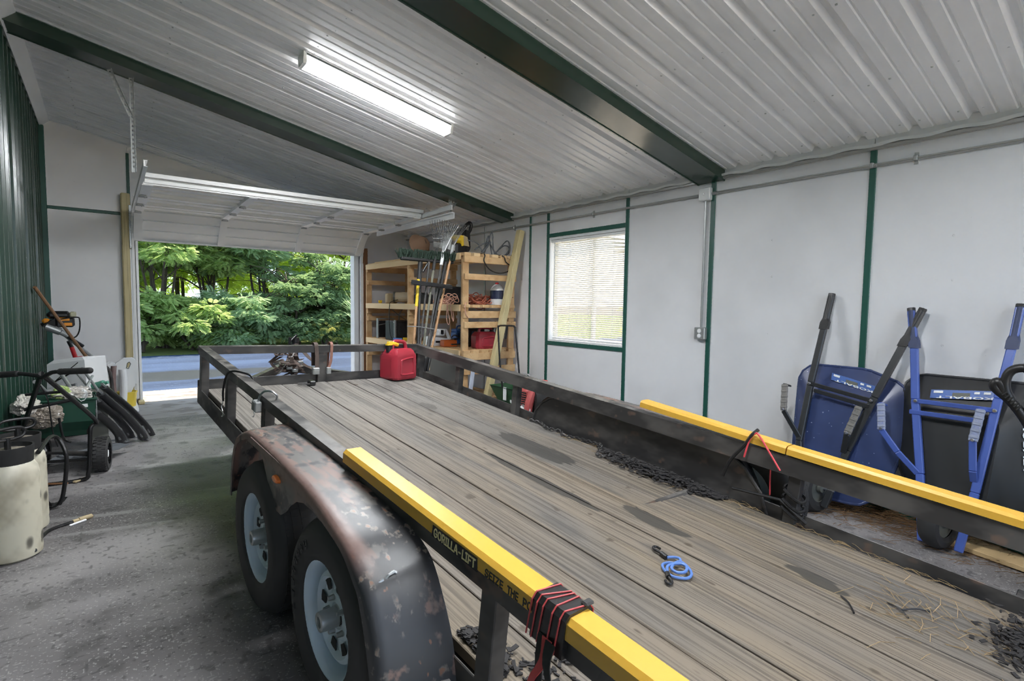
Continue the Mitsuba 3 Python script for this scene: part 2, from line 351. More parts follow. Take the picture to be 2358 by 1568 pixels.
# back wall with the door opening
struct('wall_back', None, None, 'white panelled back wall around the garage door')
DX0, DX1, DZ = .345, 3.37, 2.30
def wall_xz(pts, y0=YB, th=.04): return ext(pts, th, R_XZ, (0, y0+th, 0))
obj('panel', boxm((XL, YB, 0), (DX0, YB+.04, 2.49), .002), 'm_panel', 'wall_back')
obj('panel', wall_xz([(XL, 2.53), (.29, 2.53), (.29, ceil_z(.29)+.03), (XL, ceil_z(XL)+.03)]), 'm_panel', 'wall_back')
obj('panel', wall_xz([(.294, 2.53), (DX0, 2.53), (DX0, DZ), (DX1, DZ), (DX1, 0), (XR, 0), (XR, ceil_z(XR)+.03), (.294, ceil_z(.294)+.03)]), 'm_panel', 'wall_back')
obj('batten', boxm((XL+.045, YB-.012, 2.488), (.24, YB, 2.525), .003), 'm_green_strip', 'wall_back')
obj('batten', boxm((.278, YB-.012, 2.6), (.312, YB, 3.29), .003), 'm_green_strip', 'wall_back')
obj('backing', [boxm((XL-.06, YB+.04, -.1), (DX0, YB+.09, 3.7)), boxm((DX1, YB+.04, -.1), (XR+.06, YB+.09, 3.0)), boxm((DX0, YB+.04, DZ), (DX1, YB+.09, 3.0))], 'm_white', 'wall_back')
obj('fascia', [boxm((.33, YB-.01, 2.74), (3.4, YB, 2.755))], 'm_galv', 'wall_back')
# frame of the door: timber studs and white tracks
struct('trim_5', [boxm((.205, 8.47, .05), (.305, 8.6, 2.76), .012)], 'm_treated', 'yellowish timber post left of the door')
struct('trim_6', [boxm((.345, 8.5, .05), (.375, 8.72, 2.3), .004)], 'm_white', 'white door stop on the left jamb')
struct('trim_7', [boxm((3.285, 8.55, .05), (3.36, 8.72, 2.3), .004)], 'm_white', 'white door stop on the right jamb')
struct('trim_8', [boxm((3.405, 8.47, .05), (3.49, 8.6, 2.3), .006)], 'm_lumber_brown', 'brown timber post right of the door')

# garage door
gd = thing('garage_door', 'white sectional garage door raised on its overhead tracks', 'garage door')
GX0, GX1 = .33, 3.36
SEG = [((8.50, 2.185), (8.14, 2.525)), ((8.13, 2.53), (7.56, 2.535)), ((7.55, 2.535), (6.98, 2.545)), ((6.97, 2.545), (6.38, 2.56))]
def door_section(a, b):
    a, b = A(*a), A(*b); d = (b-a); L = np.linalg.norm(d); d /= L; nrm = A(-d[1], d[0]);  nrm = nrm if nrm[1] > 0 else -nrm
    prof = [(0, -.03), (0, 0), (.035, 0)]
    for k in (.17, .34): prof += [(L*k*1.0+.04, 0), (L*k+.048, .012), (L*k+.075, .012), (L*k+.083, 0)] if False else []
    n = 3
    for k in range(1, n):
        s = L*k/n; prof += [(s-.012, 0), (s-.007, .016), (s+.007, .016), (s+.012, 0)] if abs(d[1]) > .4 else [(s-.05, 0), (s-.046, .05), (s+.046, .05), (s+.05, 0)]
    prof += [(L-.03, 0), (L, 0), (L, -.03)]
    pts = [a + d*s + nrm*o for s, o in prof]
    return pts, d, nrm, L
for i, (a, b) in enumerate(SEG):
    pts, d, nrm, L = door_section(a, b)
    P = np.array([[(x, q[0], q[1]) for q in pts] for x in (GX0, GX1)])
    s = obj('section', sheet(P, .002), 'm_white_metal', gd)
    for x, w in ((GX0+.045, .095), (1.33, .085), (2.37, .085), (GX1-.045, .095)):
        m = [(x-w/2, .0), (x+w/2, .0), (x+w/2, -.036), (x-w/2, -.036)]
        q = [A(xx, *(A(*a)+d*s_+nrm*o)) for xx, o in m for s_ in (.01, L-.01)]
        obj('stile', hull(q), 'm_white_metal', s)
    if i > 0:
        hg = []
        for x in (GX0+.035, 1.33, 2.37, GX1-.035):
            ctr = A(x, *(A(*a)-nrm*.042)); hg.append(move(boxm((-.03, -.05, -.008), (.03, .05, .004), .003), ctr)); hg.append(rod(ctr+A(-.04, 0, -.008), ctr+A(.04, 0, -.008), .007, 8))
            for o in (-.035, .035): hg.append(move(lathe([(0, -.006), (.006, -.006), (.007, 0)], 6), ctr+A(.018, o, -.008)))
        obj('hinge', hg, 'm_galv', s)
obj('strut', [boxm((GX0+.02, 6.36, 2.545), (GX1-.0, 6.38, 2.63)), boxm((GX0+.02, 6.30, 2.615), (GX1, 6.38, 2.63)), boxm((GX0+.02, 6.30, 2.59), (GX1, 6.312, 2.63))], 'm_white_metal', gd)
obj('bottom_seal', [boxm((GX0, 8.485, 2.165), (GX1, 8.52, 2.185), .004)], 'm_white', gd)
def track(x):
    path = [(x, 8.47, .1), (x, 8.47, 2.05), (x, 8.45, 2.2), (x, 8.38, 2.36), (x, 8.25, 2.47), (x, 8.05, 2.53), (x, 7.5, 2.535), (x, 5.62, 2.575)]
    path = np.array(path); ms = []
    for p, q in zip(path, path[1:]):
        ms += [bar(p, q, .012, .05, up=(1, 0, 0) if abs(q[2]-p[2]) > .5 else (0, 0, 1))]
        dd = (q-p)/np.linalg.norm(q-p); nn = np.cross(dd, (1, 0, 0))
        for s in (-1, 1): ms.append(bar(p+nn*.025*s+A(.008, 0, 0)*(1 if x < 1 else -1), q+nn*.025*s+A(.008, 0, 0)*(1 if x < 1 else -1), .03, .004, up=nn))
    return ms
obj('track', track(.312), 'm_white_metal', gd); obj('track', track(3.385), 'm_white_metal', gd)
obj('end_angle', [boxm((3.37, 5.6, 2.505), (3.41, 7.9, 2.515)), boxm((3.40, 5.6, 2.44), (3.41, 7.9, 2.515))], 'm_white_metal', gd)
def perforated(p, q, w=.032):
    p, q = A(*p), A(*q); d = q-p; L = np.linalg.norm(d); n = int(L/.038)
    g = sbox(0, -w/2, L, w/2)
    for k in range(n):
        g = g.difference(sbox(.02+k*.038-.009, -.006, .02+k*.038+.009, .006))
    x = d/L; z = A(0, -1, 0); yv = np.cross(z, x); R = np.stack([x, yv, z], 1)
    return join([ext(g, .003, R, p), bar(p+yv*w/2+A(0, -.014, 0), q+yv*w/2+A(0, -.014, 0), .003, .028, up=(0, 1, 0))])
obj('hanger', [perforated((.24, 5.7, 3.29), (.24, 5.7, 2.50)), perforated((.09, 5.7, 3.32), (.23, 5.7, 2.97))], 'm_galv', gd, label='perforated steel angle hanger')
obj('hanger', [perforated((3.40, 5.7, 2.68), (3.40, 5.7, 2.50)), perforated((3.47, 5.7, 2.66), (3.40, 5.7, 2.55))], 'm_galv', gd)
br = []
for z, h in ((2.56, .10), (2.36, .3), (2.14, .16)):
    br += [boxm((.285, 8.455, z-h/2), (.325, 8.47, z+h/2), .003)] + [boxm((.29, 8.44, z-h/2+.02+k*.06), (.31, 8.456, z-h/2+.04+k*.06)) for k in range(int(h/.07))]
obj('track_bracket', br, 'm_galv', gd)

# fluorescent ceiling lamp; the last two are added out of view for fill light
pr('m_lens_end', SR(235, 235, 230), .4)
def wrap_lamp(x0, x1, y, label, L=LAMP):
    k = thing('ceiling_lamp', label, 'ceiling lamp')
    q = []
    sec = [(-.072, -.0), (-.072, -.022), (-.058, -.08), (.058, -.08), (.072, -.022), (.072, 0)]
    def part(ss):
        m = sheet(np.array([[(x, y+a, ceil_z(x)+b-.004) for a, b in ss] for x in (x0+.012, x1-.012)]))
        if (m.face_normals.mean(0) @ A(0, (ss[0][0]+ss[1][0])*9, -.4)) < 0: m.invert()
        return m
    lens = part(sec[2:4]); em = lambda f: {'type': 'area', 'radiance': {'type': 'rgb', 'value': [L*f*.97, L*f, L*f*1.03]}}
    for ss in (sec[1:3], sec[3:5]): obj('lens_side', {**mikit.ply(part(ss), 'm_lens_end'), 'emitter': em(.10)}, None, k)
    obj('lens', {**mikit.ply(lens, 'm_lens_end'), 'emitter': em(1.)}, None, k)
    for xe in (x0, x1): obj('end_cap', hull([(xe+s, y+a, ceil_z(xe)+b-.004) for s in (-.011, .011) for a, b in sec]), 'm_lens_end', k)
    obj('housing', hull([(x, y+a, ceil_z(x)+b) for x in (x0, x1) for a in (-.076, .076) for b in (-.012, .004)]), 'm_white_metal', k)
wrap_lamp(1.20, 2.43, 4.11, 'glowing white fluorescent wrap lamp on the ribbed ceiling', LAMP*1.2)
wrap_lamp(1.00, 2.23, 1.1, 'added unseen fluorescent fill lamp overhead behind the middle beam', LAMP*1.05)
wrap_lamp(1.00, 2.23, -1.9, 'added unseen fluorescent fill lamp near the open back', LAMP*1.05)

# window with a white blind
win = struct('window_1', [boxm((XR, STR[3]+.02, WZ1-.03), (XR+.10, STR[2]-.02, WZ1)), boxm((XR, STR[3]+.02, WZ0), (XR+.10, STR[2]-.02, WZ0+.022)), boxm((XR, STR[2]-.035, WZ0), (XR+.10, STR[2]-.02, WZ1)), boxm((XR, STR[3]+.02, WZ0), (XR+.10, STR[3]+.035, WZ1))], 'm_white', 'white window frame in the right wall')
YM = 4.16
fr = []
for a, b, xo in ((STR[3]+.035, YM+.02, .075), (YM-.02, STR[2]-.035, .09)):
    for lo, hi in (((a, WZ0+.022), (b, WZ0+.06)), ((a, WZ1-.065), (b, WZ1-.03)), ((a, WZ0+.022), (a+.04, WZ1-.03)), ((b-.04, WZ0+.022), (b, WZ1-.03))):
        fr.append(boxm((XR+xo, lo[0], lo[1]), (XR+xo+.022, hi[0], hi[1]), .003))
obj('sash', fr, 'm_white', win)
scene['m_glass'] = {'type': 'thindielectric', 'int_ior': 1.5}
for a, b, xo in ((STR[3]+.07, YM-.01, .086), (YM+.01, STR[2]-.07, .1)):
    obj('pane', sheet(np.array([[(XR+xo, yy, zz) for zz in (WZ0+.05, WZ1-.06)] for yy in (a, b)])), 'm_glass', win)
bl = thing('window_blind', 'white slatted blind with sagging slats in the right wall window', 'window blind')
scene['m_slat'] = {'type': 'principledthin', 'base_color': tex(SR(236, 233, 222)), 'roughness': .45, 'diff_trans': .45, 'spec_trans': 0., 'eta': 1.4}
BY0, BY1 = STR[3]+.045, STR[2]-.07
def slat(seed, crook=0.):
    yy = np.linspace(BY0, BY1, 14); w = .0035*np.sin(yy*5.1+.6) + .002*np.sin(yy*11) + crook*np.clip((3.99-yy)/.33, 0, 1)**1.5
    return sheet(np.array([[(XR+.036+s*.011, y_, w[i] - s*.0075 + .0016*(1-s*s)) for i, y_ in enumerate(yy)] for s in (-1, -.33, .33, 1)]))
NS = 50; zz = np.linspace(WZ0+.06, WZ1-.075, NS); shared = mikit.ply(slat(0), 'm_slat')
for k in range(NS):
    if k > NS-9: d = mikit.ply(move(slat(k, -.008-.006*(k-NS+9)*(1 if k % 2 else .5)), (0, 0, 0)), 'm_slat')
    else: d = dict(shared)
    obj('slat', {**d, 'to_world': mi.ScalarTransform4f().translate([0, 0, float(zz[k])])}, None, bl)
obj('head_rail', boxm((XR+.012, STR[3]+.04, WZ1-.062), (XR+.05, STR[2]-.045, WZ1-.032), .003), 'm_white', bl)
obj('bottom_rail', boxm((XR+.022, BY0, WZ0+.028), (XR+.05, BY1, WZ0+.046), .004), 'm_white', bl)
obj('cord', [rod((XR+.02, yy, WZ0+.04), (XR+.02, yy, WZ1-.05), .0016, 5) for yy in (BY0+.15, BY0+.5, BY1-.3)], 'm_white', bl)
obj('wand', rod((XR+.008, BY1-.04, WZ1-.06), (XR+.006, BY1-.035, 1.40), .004, 6), 'm_galv', bl)

# surface conduit with two boxes on the right wall
cd = thing('electrical_conduit', 'grey metal conduit running along the right wall under the ceiling', 'conduit')
obj('pipe', rod((XR-.018, -3.0, 2.395), (XR-.018, 8.3, 2.408), .0115, 10), 'm_galv', cd)
obj('pipe', rod((XR-.02, 2.728, 2.36), (XR-.02, 2.728, 1.22), .0105, 10), 'm_galv', cd)
for yy in (1.45, 4.1, 5.5, 1.2): obj('strap', [boxm((XR-.034, yy-.012, 2.385), (XR, yy+.012, 2.42), .004), boxm((XR-.006, yy-.012, 2.365), (XR, yy+.012, 2.44))], 'm_galv', cd)
obj('coupling', [rod((XR-.018, 1.50, 2.3985), (XR-.018, 1.42, 2.3985), .0155, 10), rod((XR-.018, 2.66, 2.40), (XR-.018, 2.62, 2.40), .0155, 10)], 'm_galv', cd)
jb = obj('junction_box', boxm((XR-.055, 2.673, 2.345), (XR, 2.783, 2.455), .006), 'm_white', cd)
obj('screw', move(lathe([(0, .006), (.006, .006), (.009, 0)], 8), (XR-.055, 2.728, 2.40), ry=-90), 'm_galv', jb)
ob = obj('outlet_box', boxm((XR-.05, 2.675, 1.118), (XR, 2.781, 1.226), .006), 'm_galv', cd)
obj('socket', [move(lathe([(0, .004), (.018, .004), (.02, 0)], 14), (XR-.05, 2.728, z_), ry=-90) for z_ in (1.15, 1.194)], 'm_white', ob)

# ---------------------------------------------------------------- the trailer (built in its own frame, see tw)
tr_ = thing('utility_trailer', 'black steel tandem axle utility trailer with a weathered plank deck', 'trailer')
DK, CL, CR, TF, TRR = -1.14, .88, 2.90, 4.70, -.22
B = lambda lo, hi, r=.003: boxm(lo, hi, r)
# deck planks
n_pl = 10; w_pl = (CR-.045-(CL+.05))/n_pl
rng = np.random.default_rng(5)
for i in range(n_pl):
    a = CL+.05+i*w_pl; g = rng.uniform(.003, .0065)
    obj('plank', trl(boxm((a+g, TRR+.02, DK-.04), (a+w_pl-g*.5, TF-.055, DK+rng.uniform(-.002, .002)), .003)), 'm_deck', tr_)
# frame: side angles with an upright lip, cross members below
fr = [B((CL, TRR, DK-.06), (CL+.008, TF, DK+.015)), B((CL, TRR, DK-.06), (CL+.07, TF, DK-.045)), B((CL-.0, TRR, DK-.115), (CL+.05, TF, DK-.045)),
      B((CR-.008, TRR, DK-.06), (CR, TF, DK+.055)), B((CR-.07, TRR, DK-.06), (CR, TF, DK-.045)), B((CR-.05, TRR, DK-.115), (CR, TF, DK-.045)),
      B((CL, TF-.008, DK-.06), (CR, TF, DK+.07)), B((CL, TF-.07, DK-.115), (CR, TF, DK-.045))]
fr += [B((CL+.05, t, DK-.11), (CR-.05, t+.05, DK-.042)) for t in np.arange(0, 4.6, .6)]
obj('frame', [trl(fr)], 'm_steel', tr_)
# rails
RT = -.795
def rail(a, b, horiz):
    """An angle iron with its flat side up."""
    (c0, t0, u0), (c1, t1, u1) = a, b
    return hull([(c0+h, t0, u0+k) for h in (0, .06) for k in (0, -.06)] + [(c1+h, t1, u1+k) for h in (0, .06) for k in (0, -.06)])
obj('rail', trl([rail((CL, TF, RT-.002), (CL, TRR, RT-.008), 1)]), 'm_steel', tr_)
obj('rail', trl([hull([(CR-.075+h, TF, -.818+k) for h in (0, .075) for k in (0, -.085)] + [(CR-.075+h, TRR, -.785+k) for h in (0, .075) for k in (0, -.1)])]), 'm_steel', tr_)
obj('rail', trl([hull([(c, TF-.06+h, u+k) for c, u in ((CL, -.795), (CR, -.815)) for h in (0, .06) for k in (0, -.062)])]), 'm_steel', tr_)
def post(c, t, w=.06, d=.055, top=RT-.05, bot=DK-.03, cw=0): return trl(B((c, t-w/2, bot), (c+d, t+w/2, top)))
for t, w in ((4.60, .07), (3.80, .065), (3.0, .065), (.99, .065), (-.1, .06)): obj('post', post(CL, t, w, bot=DK-.09), 'm_steel', tr_)
for t in (4.62, 3.93, 3.12, .95, -.1): obj('post', post(CR-.055, t, .06, top=-.86), 'm_steel', tr_)
obj('post', trl(B((1.82, TF-.055, DK), (1.90, TF-.0, RT-.04))), 'm_steel', tr_)
pk = [trl([boxm((1.015, .94, DK-.2), (1.02, .945, DK-.19))])]
# fenders
OUT = [(.70, 2.899, -1.275), (.70, 2.885, -1.098), (.70, 2.821, -.964), (.70, 2.70, -.893), (.70, 2.553, -.855), (.695, 2.163, -.840), (.685, 1.755, -.836), (.675, 1.559, -.8505), (.668, 1.408, -.872), (.665, 1.307, -.925), (.665, 1.264, -.963), (.665, 1.20, -1.078), (.665, 1.155, -1.19), (.668, 1.12, -1.31)]
INN = [(.884, 2.93, -1.27), (.884, 2.92, -1.10), (.884, 2.85, -.96), (.884, 2.73, -.89), (.884, 2.60, -.852), (.884, 2.2, -.838), (.884, 1.8, -.835), (.884, 1.6, -.842), (.884, 1.44, -.85), (.884, 1.335, -.872), (.884, 1.26, -.915), (.884, 1.17, -1.03), (.884, 1.12, -1.13), (.884, 1.08, -1.26)]
def fender(O, I):
    O, I = curve(O, 5), curve(I, 5); rows = []; ctr = A(0, 2.03, -1.25)
    for s, drop in ((0, .045), (0, .02), (.02, .006), (.07, 0), (.16, -.003), (.5, -.004), (.8, -.002), (1, 0)):
        q = O+(I-O)*s; d = ctr-q; d[:, 0] = 0; d /= np.linalg.norm(d, axis=1, keepdims=True); rows.append(q+d*drop)
    return sheet(np.array(rows), .004)
fm = fender(OUT, INN)
# skirt: the web that hangs between the wheels on the outer face
sk = [(2.60, -.90), (2.44, -.893), (2.369, -.90), (2.33, -.935), (2.29, -.975), (2.235, -1.03), (2.17, -1.066), (2.10, -1.060), (2.035, -1.02), (1.985, -.972), (1.93, -.935), (1.86, -.912), (1.75, -.905), (1.65, -.92), (1.64, -.88), (1.80, -.86), (2.18, -.855), (2.553, -.868)]
skm = ext([(t*.992, u*.992) for t, u in sk], .004, R_YZ, (.692, 0, 0))
fk = obj('fender', trl([fm]), 'm_fender', tr_, smooth=40, label='rust worn steel fender with bare patches')
obj('skirt', trl([skm]), 'm_fender', fk)
obj('marker_lamp', trl([hull([(.692-o, 2.135+math.cos(a)*r*1.0, -.918+math.sin(a)*r*.36) for o, r in ((0, .038), (.012, .034), (.016, .025)) for a in np.arange(12)*PI/6])]), pr('m_amber', SR(226, 120, 52), .25), fk, label='amber side marker lamp')
obj('weld_bead', trl([tube([(.672+.012*k+.004*math.sin(k*2), 1.285+.006*math.sin(k*3.1), -.945+.005*k+.007*math.sin(k*2.2)) for k in range(9)], .004+.002*np.abs(np.sin(np.arange(9)*2.1)), 6)]), 'm_galv', fk)
obj('bracket', trl([hull([(c, t, u) for c in (.74, .86) for t, u in ((1.24, -1.15), (1.05, -1.19), (1.05, -1.21), (1.20, -1.24))])]), 'm_steel', fk)
# right fender: inner web seen under the rail, top behind it
fm2 = fender([(CR+.24, t, u) for c, t, u in OUT], [(CR+.01, t, u) for c, t, u in INN])
fk2 = obj('fender', trl([fm2]), 'm_fender', tr_, smooth=40, label='dark steel fender on the far side')
wb = [(2.93, -1.15), (2.90, -1.06), (2.84, -.98), (2.75, -.92), (2.62, -.88), (2.3, -.86), (1.6, -.86), (1.35, -.885), (1.22, -.95), (1.12, -1.05), (1.07, -1.16)]
obj('web', trl([ext(wb, .005, R_YZ, (CR-.012, 0, 0)), tube([(CR-.014, *q) for q in wb], .009, 6)]), 'm_steel', fk2)
# wheels stand upright on the floor
def wheel(ctr, axis, name, parent, letters=True):
    """ctr: centre of the outer face; axis: pointing outwards."""
    ax = A(*axis); x, y, d = frame_of(ax, (0, 0, 1)); Mx = M4(np.stack([x, y, d], 1), ctr)
    R, w = .335, .20
    prof = [(.196, -.002), (.215, .008), (.262, .014), (.296, .008), (.318, -.012), (.328, -.028), (.334, -.05), (R, -.08), (R, -w+.07), (.333, -w+.04), (.327, -w+.02), (.296, -w-.006), (.262, -w-.01), (.2, -w)]
    pp = curve(prof, 3); tire = trimesh.creation.revolve(np.vstack([pp, pp[:1]]), sections=72); tire.fix_normals()
    blk = []
    for k in range(72):
        a = k*2*PI/72; ca, sa = math.cos(a), math.sin(a)
        for z0, z1, off in ((-.038, -.055, 0), (-.066, -.094, .5), (-.104, -.13, 0), (-.14, -.162, .5)):
            a1 = a + off*2*PI/72; T = M4(np.array([[math.cos(a1), -math.sin(a1), 0], [math.sin(a1), math.cos(a1), 0], [0, 0, 1]]))
            rr = R if abs((z0+z1)/2+.1) < .045 else R-.003
            b = trimesh.creation.box(extents=(.006, .0262, z0-z1+.004)); b.apply_translation((rr-.0015, 0, (z0+z1)/2)); b.apply_transform(T); blk.append(b)
    tire.apply_transform(Mx); tread = join(blk); tread.apply_transform(Mx)
    rim = [(.045, -.045), (.075, -.045), (.085, -.052), (.12, -.05), (.135, -.03), (.15, -.038), (.168, -.075), (.180, -.085), (.183, -.03), (.188, -.012), (.196, -.004), (.205, -.001), (.206, -.006), (.2, -.02), (.19, -.04), (.187, -.1), (.18, -.16), (.0, -.16)]
    disc = trimesh.creation.revolve(np.array([(.0, -.058), (.03, -.058)]+rim), sections=48); disc.fix_normals(); disc.apply_transform(Mx)
    wk = obj('wheel', disc, 'm_rim', parent, smooth=35, label='pale blue white spoked steel wheel')
    obj('tire', tire, 'm_rubber', wk, smooth=40); obj('tread', tread, 'm_rubber', wk)
    hub = lathe([(0, .0), (.018, .0), (.018, .012), (.021, .014), (.032, .012), (.034, .0), (.034, -.05), (.038, -.055), (.038, -.075)], 20); hub.apply_transform(Mx); hub.apply_translation(ax*.004)
    obj('hub_cap', hub, 'm_galv', wk, smooth=35)
    for k in range(8):
        a = k*PI/4+.2; g = Polygon([(-.010, -.02), (.010, -.02), (.018, .016), (.010, .026), (-.010, .026), (-.018, .016)]).buffer(.004)
        h = ext(g, .004, None, (0, .112, -.046)); h.apply_transform(rot((0, 0, 1), math.degrees(a))); h.apply_transform(Mx); obj('hand_hole', h, 'm_black_rough', wk)
    for k in range(5):
        a = k*2*PI/5; h = lathe([(0, .004), (.008, .004), (.011, -.02), (.011, -.035)], 6); h.apply_translation((.062*math.cos(a), .062*math.sin(a), -.028)); h.apply_transform(Mx); obj('lug_nut', h, 'm_galv', wk)
    if letters:
        ls = []; txt = 'MARBELLA'
        for i, chh in enumerate(txt):
            g = meshkit.text_mesh(chh, .026, .0015); g.apply_translation((-g.bounds[:, 0].mean(), .2, .0155)); gg = g.copy()
            gg.apply_transform(rot((0, 0, 1), -(i-3.5)*10.5 - 65)); ls.append(gg)
        L = join(ls); L.vertices[:, :2] *= 1.19; L.apply_transform(Mx); obj('lettering', L, 'm_black', wk)
    return wk
CW = A(math.cos(ty), -math.sin(ty), 0); TWD = A(math.sin(ty), math.cos(ty), 0)
def wc(off, yv, z): s = (yv - off*CW[1])/TWD[1]; p = off*CW + s*TWD; return A(p[0], p[1], z)
wheel(wc(.655, 2.52, .345), -CW, 'wheel', tr_, False)
wheel(wc(.655, 1.73, .334), -CW, 'wheel', tr_)
wheel(wc(3.14, 2.37, .345), CW, 'wheel', tr_, False)
wheel(wc(3.14, 1.58, .334), CW, 'wheel', tr_, False)
obj('axle', [rod(wc(.70, yv, z), wc(3.1, yv, z), .03, 12) for yv, z in ((2.515, .345), (1.725, .334))], 'm_steel', tr_)
# tongue and jack
obj('tongue', [trl([bar((1.05, TF, DK-.08), (1.87, 5.75, DK-.08), .05, .08), bar((2.72, TF, DK-.08), (1.90, 5.75, DK-.08), .05, .08), B((1.84, 5.6, DK-.11), (1.94, 5.95, DK-.04))])], 'm_steel', tr_)
jk = obj('jack', trl([rod((1.80, 5.2, -1.45), (1.80, 5.2, -.86), .032, 14), rod((1.80, 5.2, -.86), (1.80, 5.2, -.815), .036, 14), rod((1.80, 5.2, -.89), (1.74, 5.12, -.885), .016, 10)]), 'm_black', tr_)
obj('crank', trl([tube(curve([(1.80, 5.2, -.815), (1.805, 5.19, -.795), (1.79, 5.16, -.79), (1.725, 5.13, -.845)], 4), .008, 8), rod((1.725, 5.13, -.80), (1.725, 5.13, -.865), .013, 10)]), 'm_black', jk)
obj('stand_pipe', rod(tw(1.80, 5.2, -1.44), A(*(tw(1.80, 5.2, -1.44)[:2]), .05), .026, 12), 'm_galv', jk)
# lift-assist covers in yellow over the two rails
def cover(c0, c1, t0, t1, ua, ub, h):
    return hull([(c0+(.012 if k else 0), t, u+(0 if k else -.012)) for t, u in ((t0, ua), (t1, ub)) for k in (0, 1)] + [(c1-(.012 if k else 0), t, u+(0 if k else -.012)) for t, u in ((t0, ua), (t1, ub)) for k in (0, 1)] + [(c, t, u-h) for c in (c0, c1) for t, u in ((t0, ua), (t1, ub))])
yl = obj('lift_cover', trl([cover(.868, .952, 1.92, -.2, -.752, -.764, .050)]), 'm_yellow', tr_, label='yellow lift-assist tube cover with black lettering on the near rail')
obj('bolt', trl([move(lathe([(0, .012), (.006, .012), (.009, .008), (.009, 0)], 8), (.885, 1.92, -.785), rx=-90)]), 'm_chrome', yl)
def side_text(s, h, t0, t1, u0, mat, c=.868, squash=1.):
    g = meshkit.text_mesh(s, h, .0012, bold=True); b = g.bounds; L = b[1, 0]-b[0, 0]
    g.apply_translation((-b[0, 0], 0, 0)); g.vertices[:, 0] *= (t0-t1)/L
    R = np.array([[0, 0, -1.], [-1., 0, 0], [0, 1., 0]])
    g.apply_transform(M4(R, (c, t0, u0))); return g
obj('label_plate', trl([hull([(.8665, t, u) for t, u in ((1.258, -.776), (1.262, -.812), (1.032, -.813), (1.036, -.775))]+[(.869, t, u) for t, u in ((1.258, -.776), (1.262, -.812), (1.032, -.813), (1.036, -.775))])]), 'm_black', yl)
obj('lettering', trl([side_text('GORILLA-LIFT', .026, 1.25, 1.042, -.8075, None, .8665)]), pr('m_cream', SR(214, 200, 150), .5), yl)
for w_, a_, b_ in (('SEIZE', 1.0, .925), ('THE', .908, .866), ('POWER', .848, .760)): obj('lettering', trl([side_text(w_, .021, a_, b_, -.806, None)]), 'm_black', yl)
yr = obj('lift_cover', trl([cover(CR-.085, CR+.008, 1.90, 1.006, -.722, -.742, .042)]), 'm_yellow', tr_, label='front yellow lift-assist cover on the far rail')
obj('bolt', trl([move(lathe([(0, .012), (.009, .012), (.012, .004), (.012, 0)], 8), (CR-.04, 1.90, -.748), rx=-90)]), 'm_galv', yr)
obj('lift_cover', trl([cover(CR-.085, CR+.008, 1.0, -.2, -.742, -.752, .042)]), 'm_yellow', tr_, label='rear yellow lift-assist cover on the far rail')
obj('winch_socket', trl([B((CR-.0, .02, DK-.02), (CR+.09, .10, DK+.05))]), 'm_steel', tr_)

# ---------------------------------------------------------------- things along the left wall
RI, NI = A(.7918, -.6108, 0), A(.6108, .7918, 0)        # along and away from the front of the clutter
Z3 = A(0, 0, 1)
def blob(ctr, size, amp, freq, seed, sub=4, flat_z=None, R=None):
    m = trimesh.creation.icosphere(sub); v = m.vertices.copy()
    n1 = meshkit.fbm(v*freq+seed*7.3, 3, seed)-.5; n2 = np.abs(meshkit.fbm(v*freq*2.3+seed, 3, seed+5)-.5)
    v = v*(1+amp*(n1*2-n2*1.6))[:, None]*np.asarray(size)
    if R is not None: v = v @ np.asarray(R).T
    v = v+np.asarray(ctr)
    if flat_z is not None: v[:, 2] = np.maximum(v[:, 2], flat_z)
    return trimesh.Trimesh(v, m.faces, process=False)
def f_tank(p, n, uv):
    d = fbm(p.x*9, p.y*9, p.z*6, 4); e = noise(p.x*14, p.y*14, p.z*9)
    c = mix((.50, .47, .37), (.30, .27, .20), smoothstep(.4, .75, d))
    c = mix(c, (.58, .56, .48), smoothstep(.42, .56, p.z)*.4)
    return mix(c, (.035, .032, .028), smoothstep(.74, .86, e)*.85*smoothstep(.52, .40, p.z))
pr('m_tank', proc(f_tank), .45)
pr('m_dirtycap', SR(118, 112, 100), .7)
def sprayer(x, y, h, label, handle_rz):
    k = thing('pump_sprayer', label, 'sprayer', None); z = floor_z(y)
    obj('tank', move(lathe([(0, 0), (.105, 0), (.122, .012), (.125, .04), (.122, .06), (.125, .08), (.124, h-.16), (.118, h-.12), (.098, h-.085), (.09, h-.075), (0, h-.075)], 36), (x, y, z)), 'm_tank', k, smooth=35)
    obj('collar', move(lathe([(.09, h-.088), (.1, h-.088), (.106, h-.02), (.106, h), (.098, h), (.094, h-.02), (.06, h-.03), (0, h-.03)], 32), (x, y, z)), 'm_black_rough', k, smooth=35)
    obj('lid', move(lathe([(0, h-.018), (.07, h-.02), (.093, h-.026)], 24), (x, y, z)), 'm_dirtycap', k)
    hd = curve([(-.075, 0, .03), (-.08, .0, .055), (-.05, .0, .075), (.05, 0, .075), (.08, 0, .055), (.075, 0, .03), (.04, 0, .018), (-.04, 0, .018)], 5, True)
    obj('pump_handle', [move(tube(hd, .009, 8, True), (x, y, z+h+.015), rz=handle_rz), rod((x, y, z+h-.03), (x, y, z+h+.04), .014, 10)], 'm_black', k)
    return k
s1 = sprayer(-.425, 3.80, .600, 'dirty white pump sprayer with a black collar, nearest the left edge', 40)
s2 = sprayer(-.425, 4.20, .575, 'grimy white pump sprayer standing behind the nearest sprayer', 20)
obj('hose', tube(curve([(-.33, 4.10, .50), (-.30, 4.42, .515), (-.262, 4.495, .49), (-.225, 4.467, .39), (-.229, 4.471, .26), (-.25, 4.487, .11), (-.27, 4.50, .05)], 6), .012, 8), 'm_black', s2)
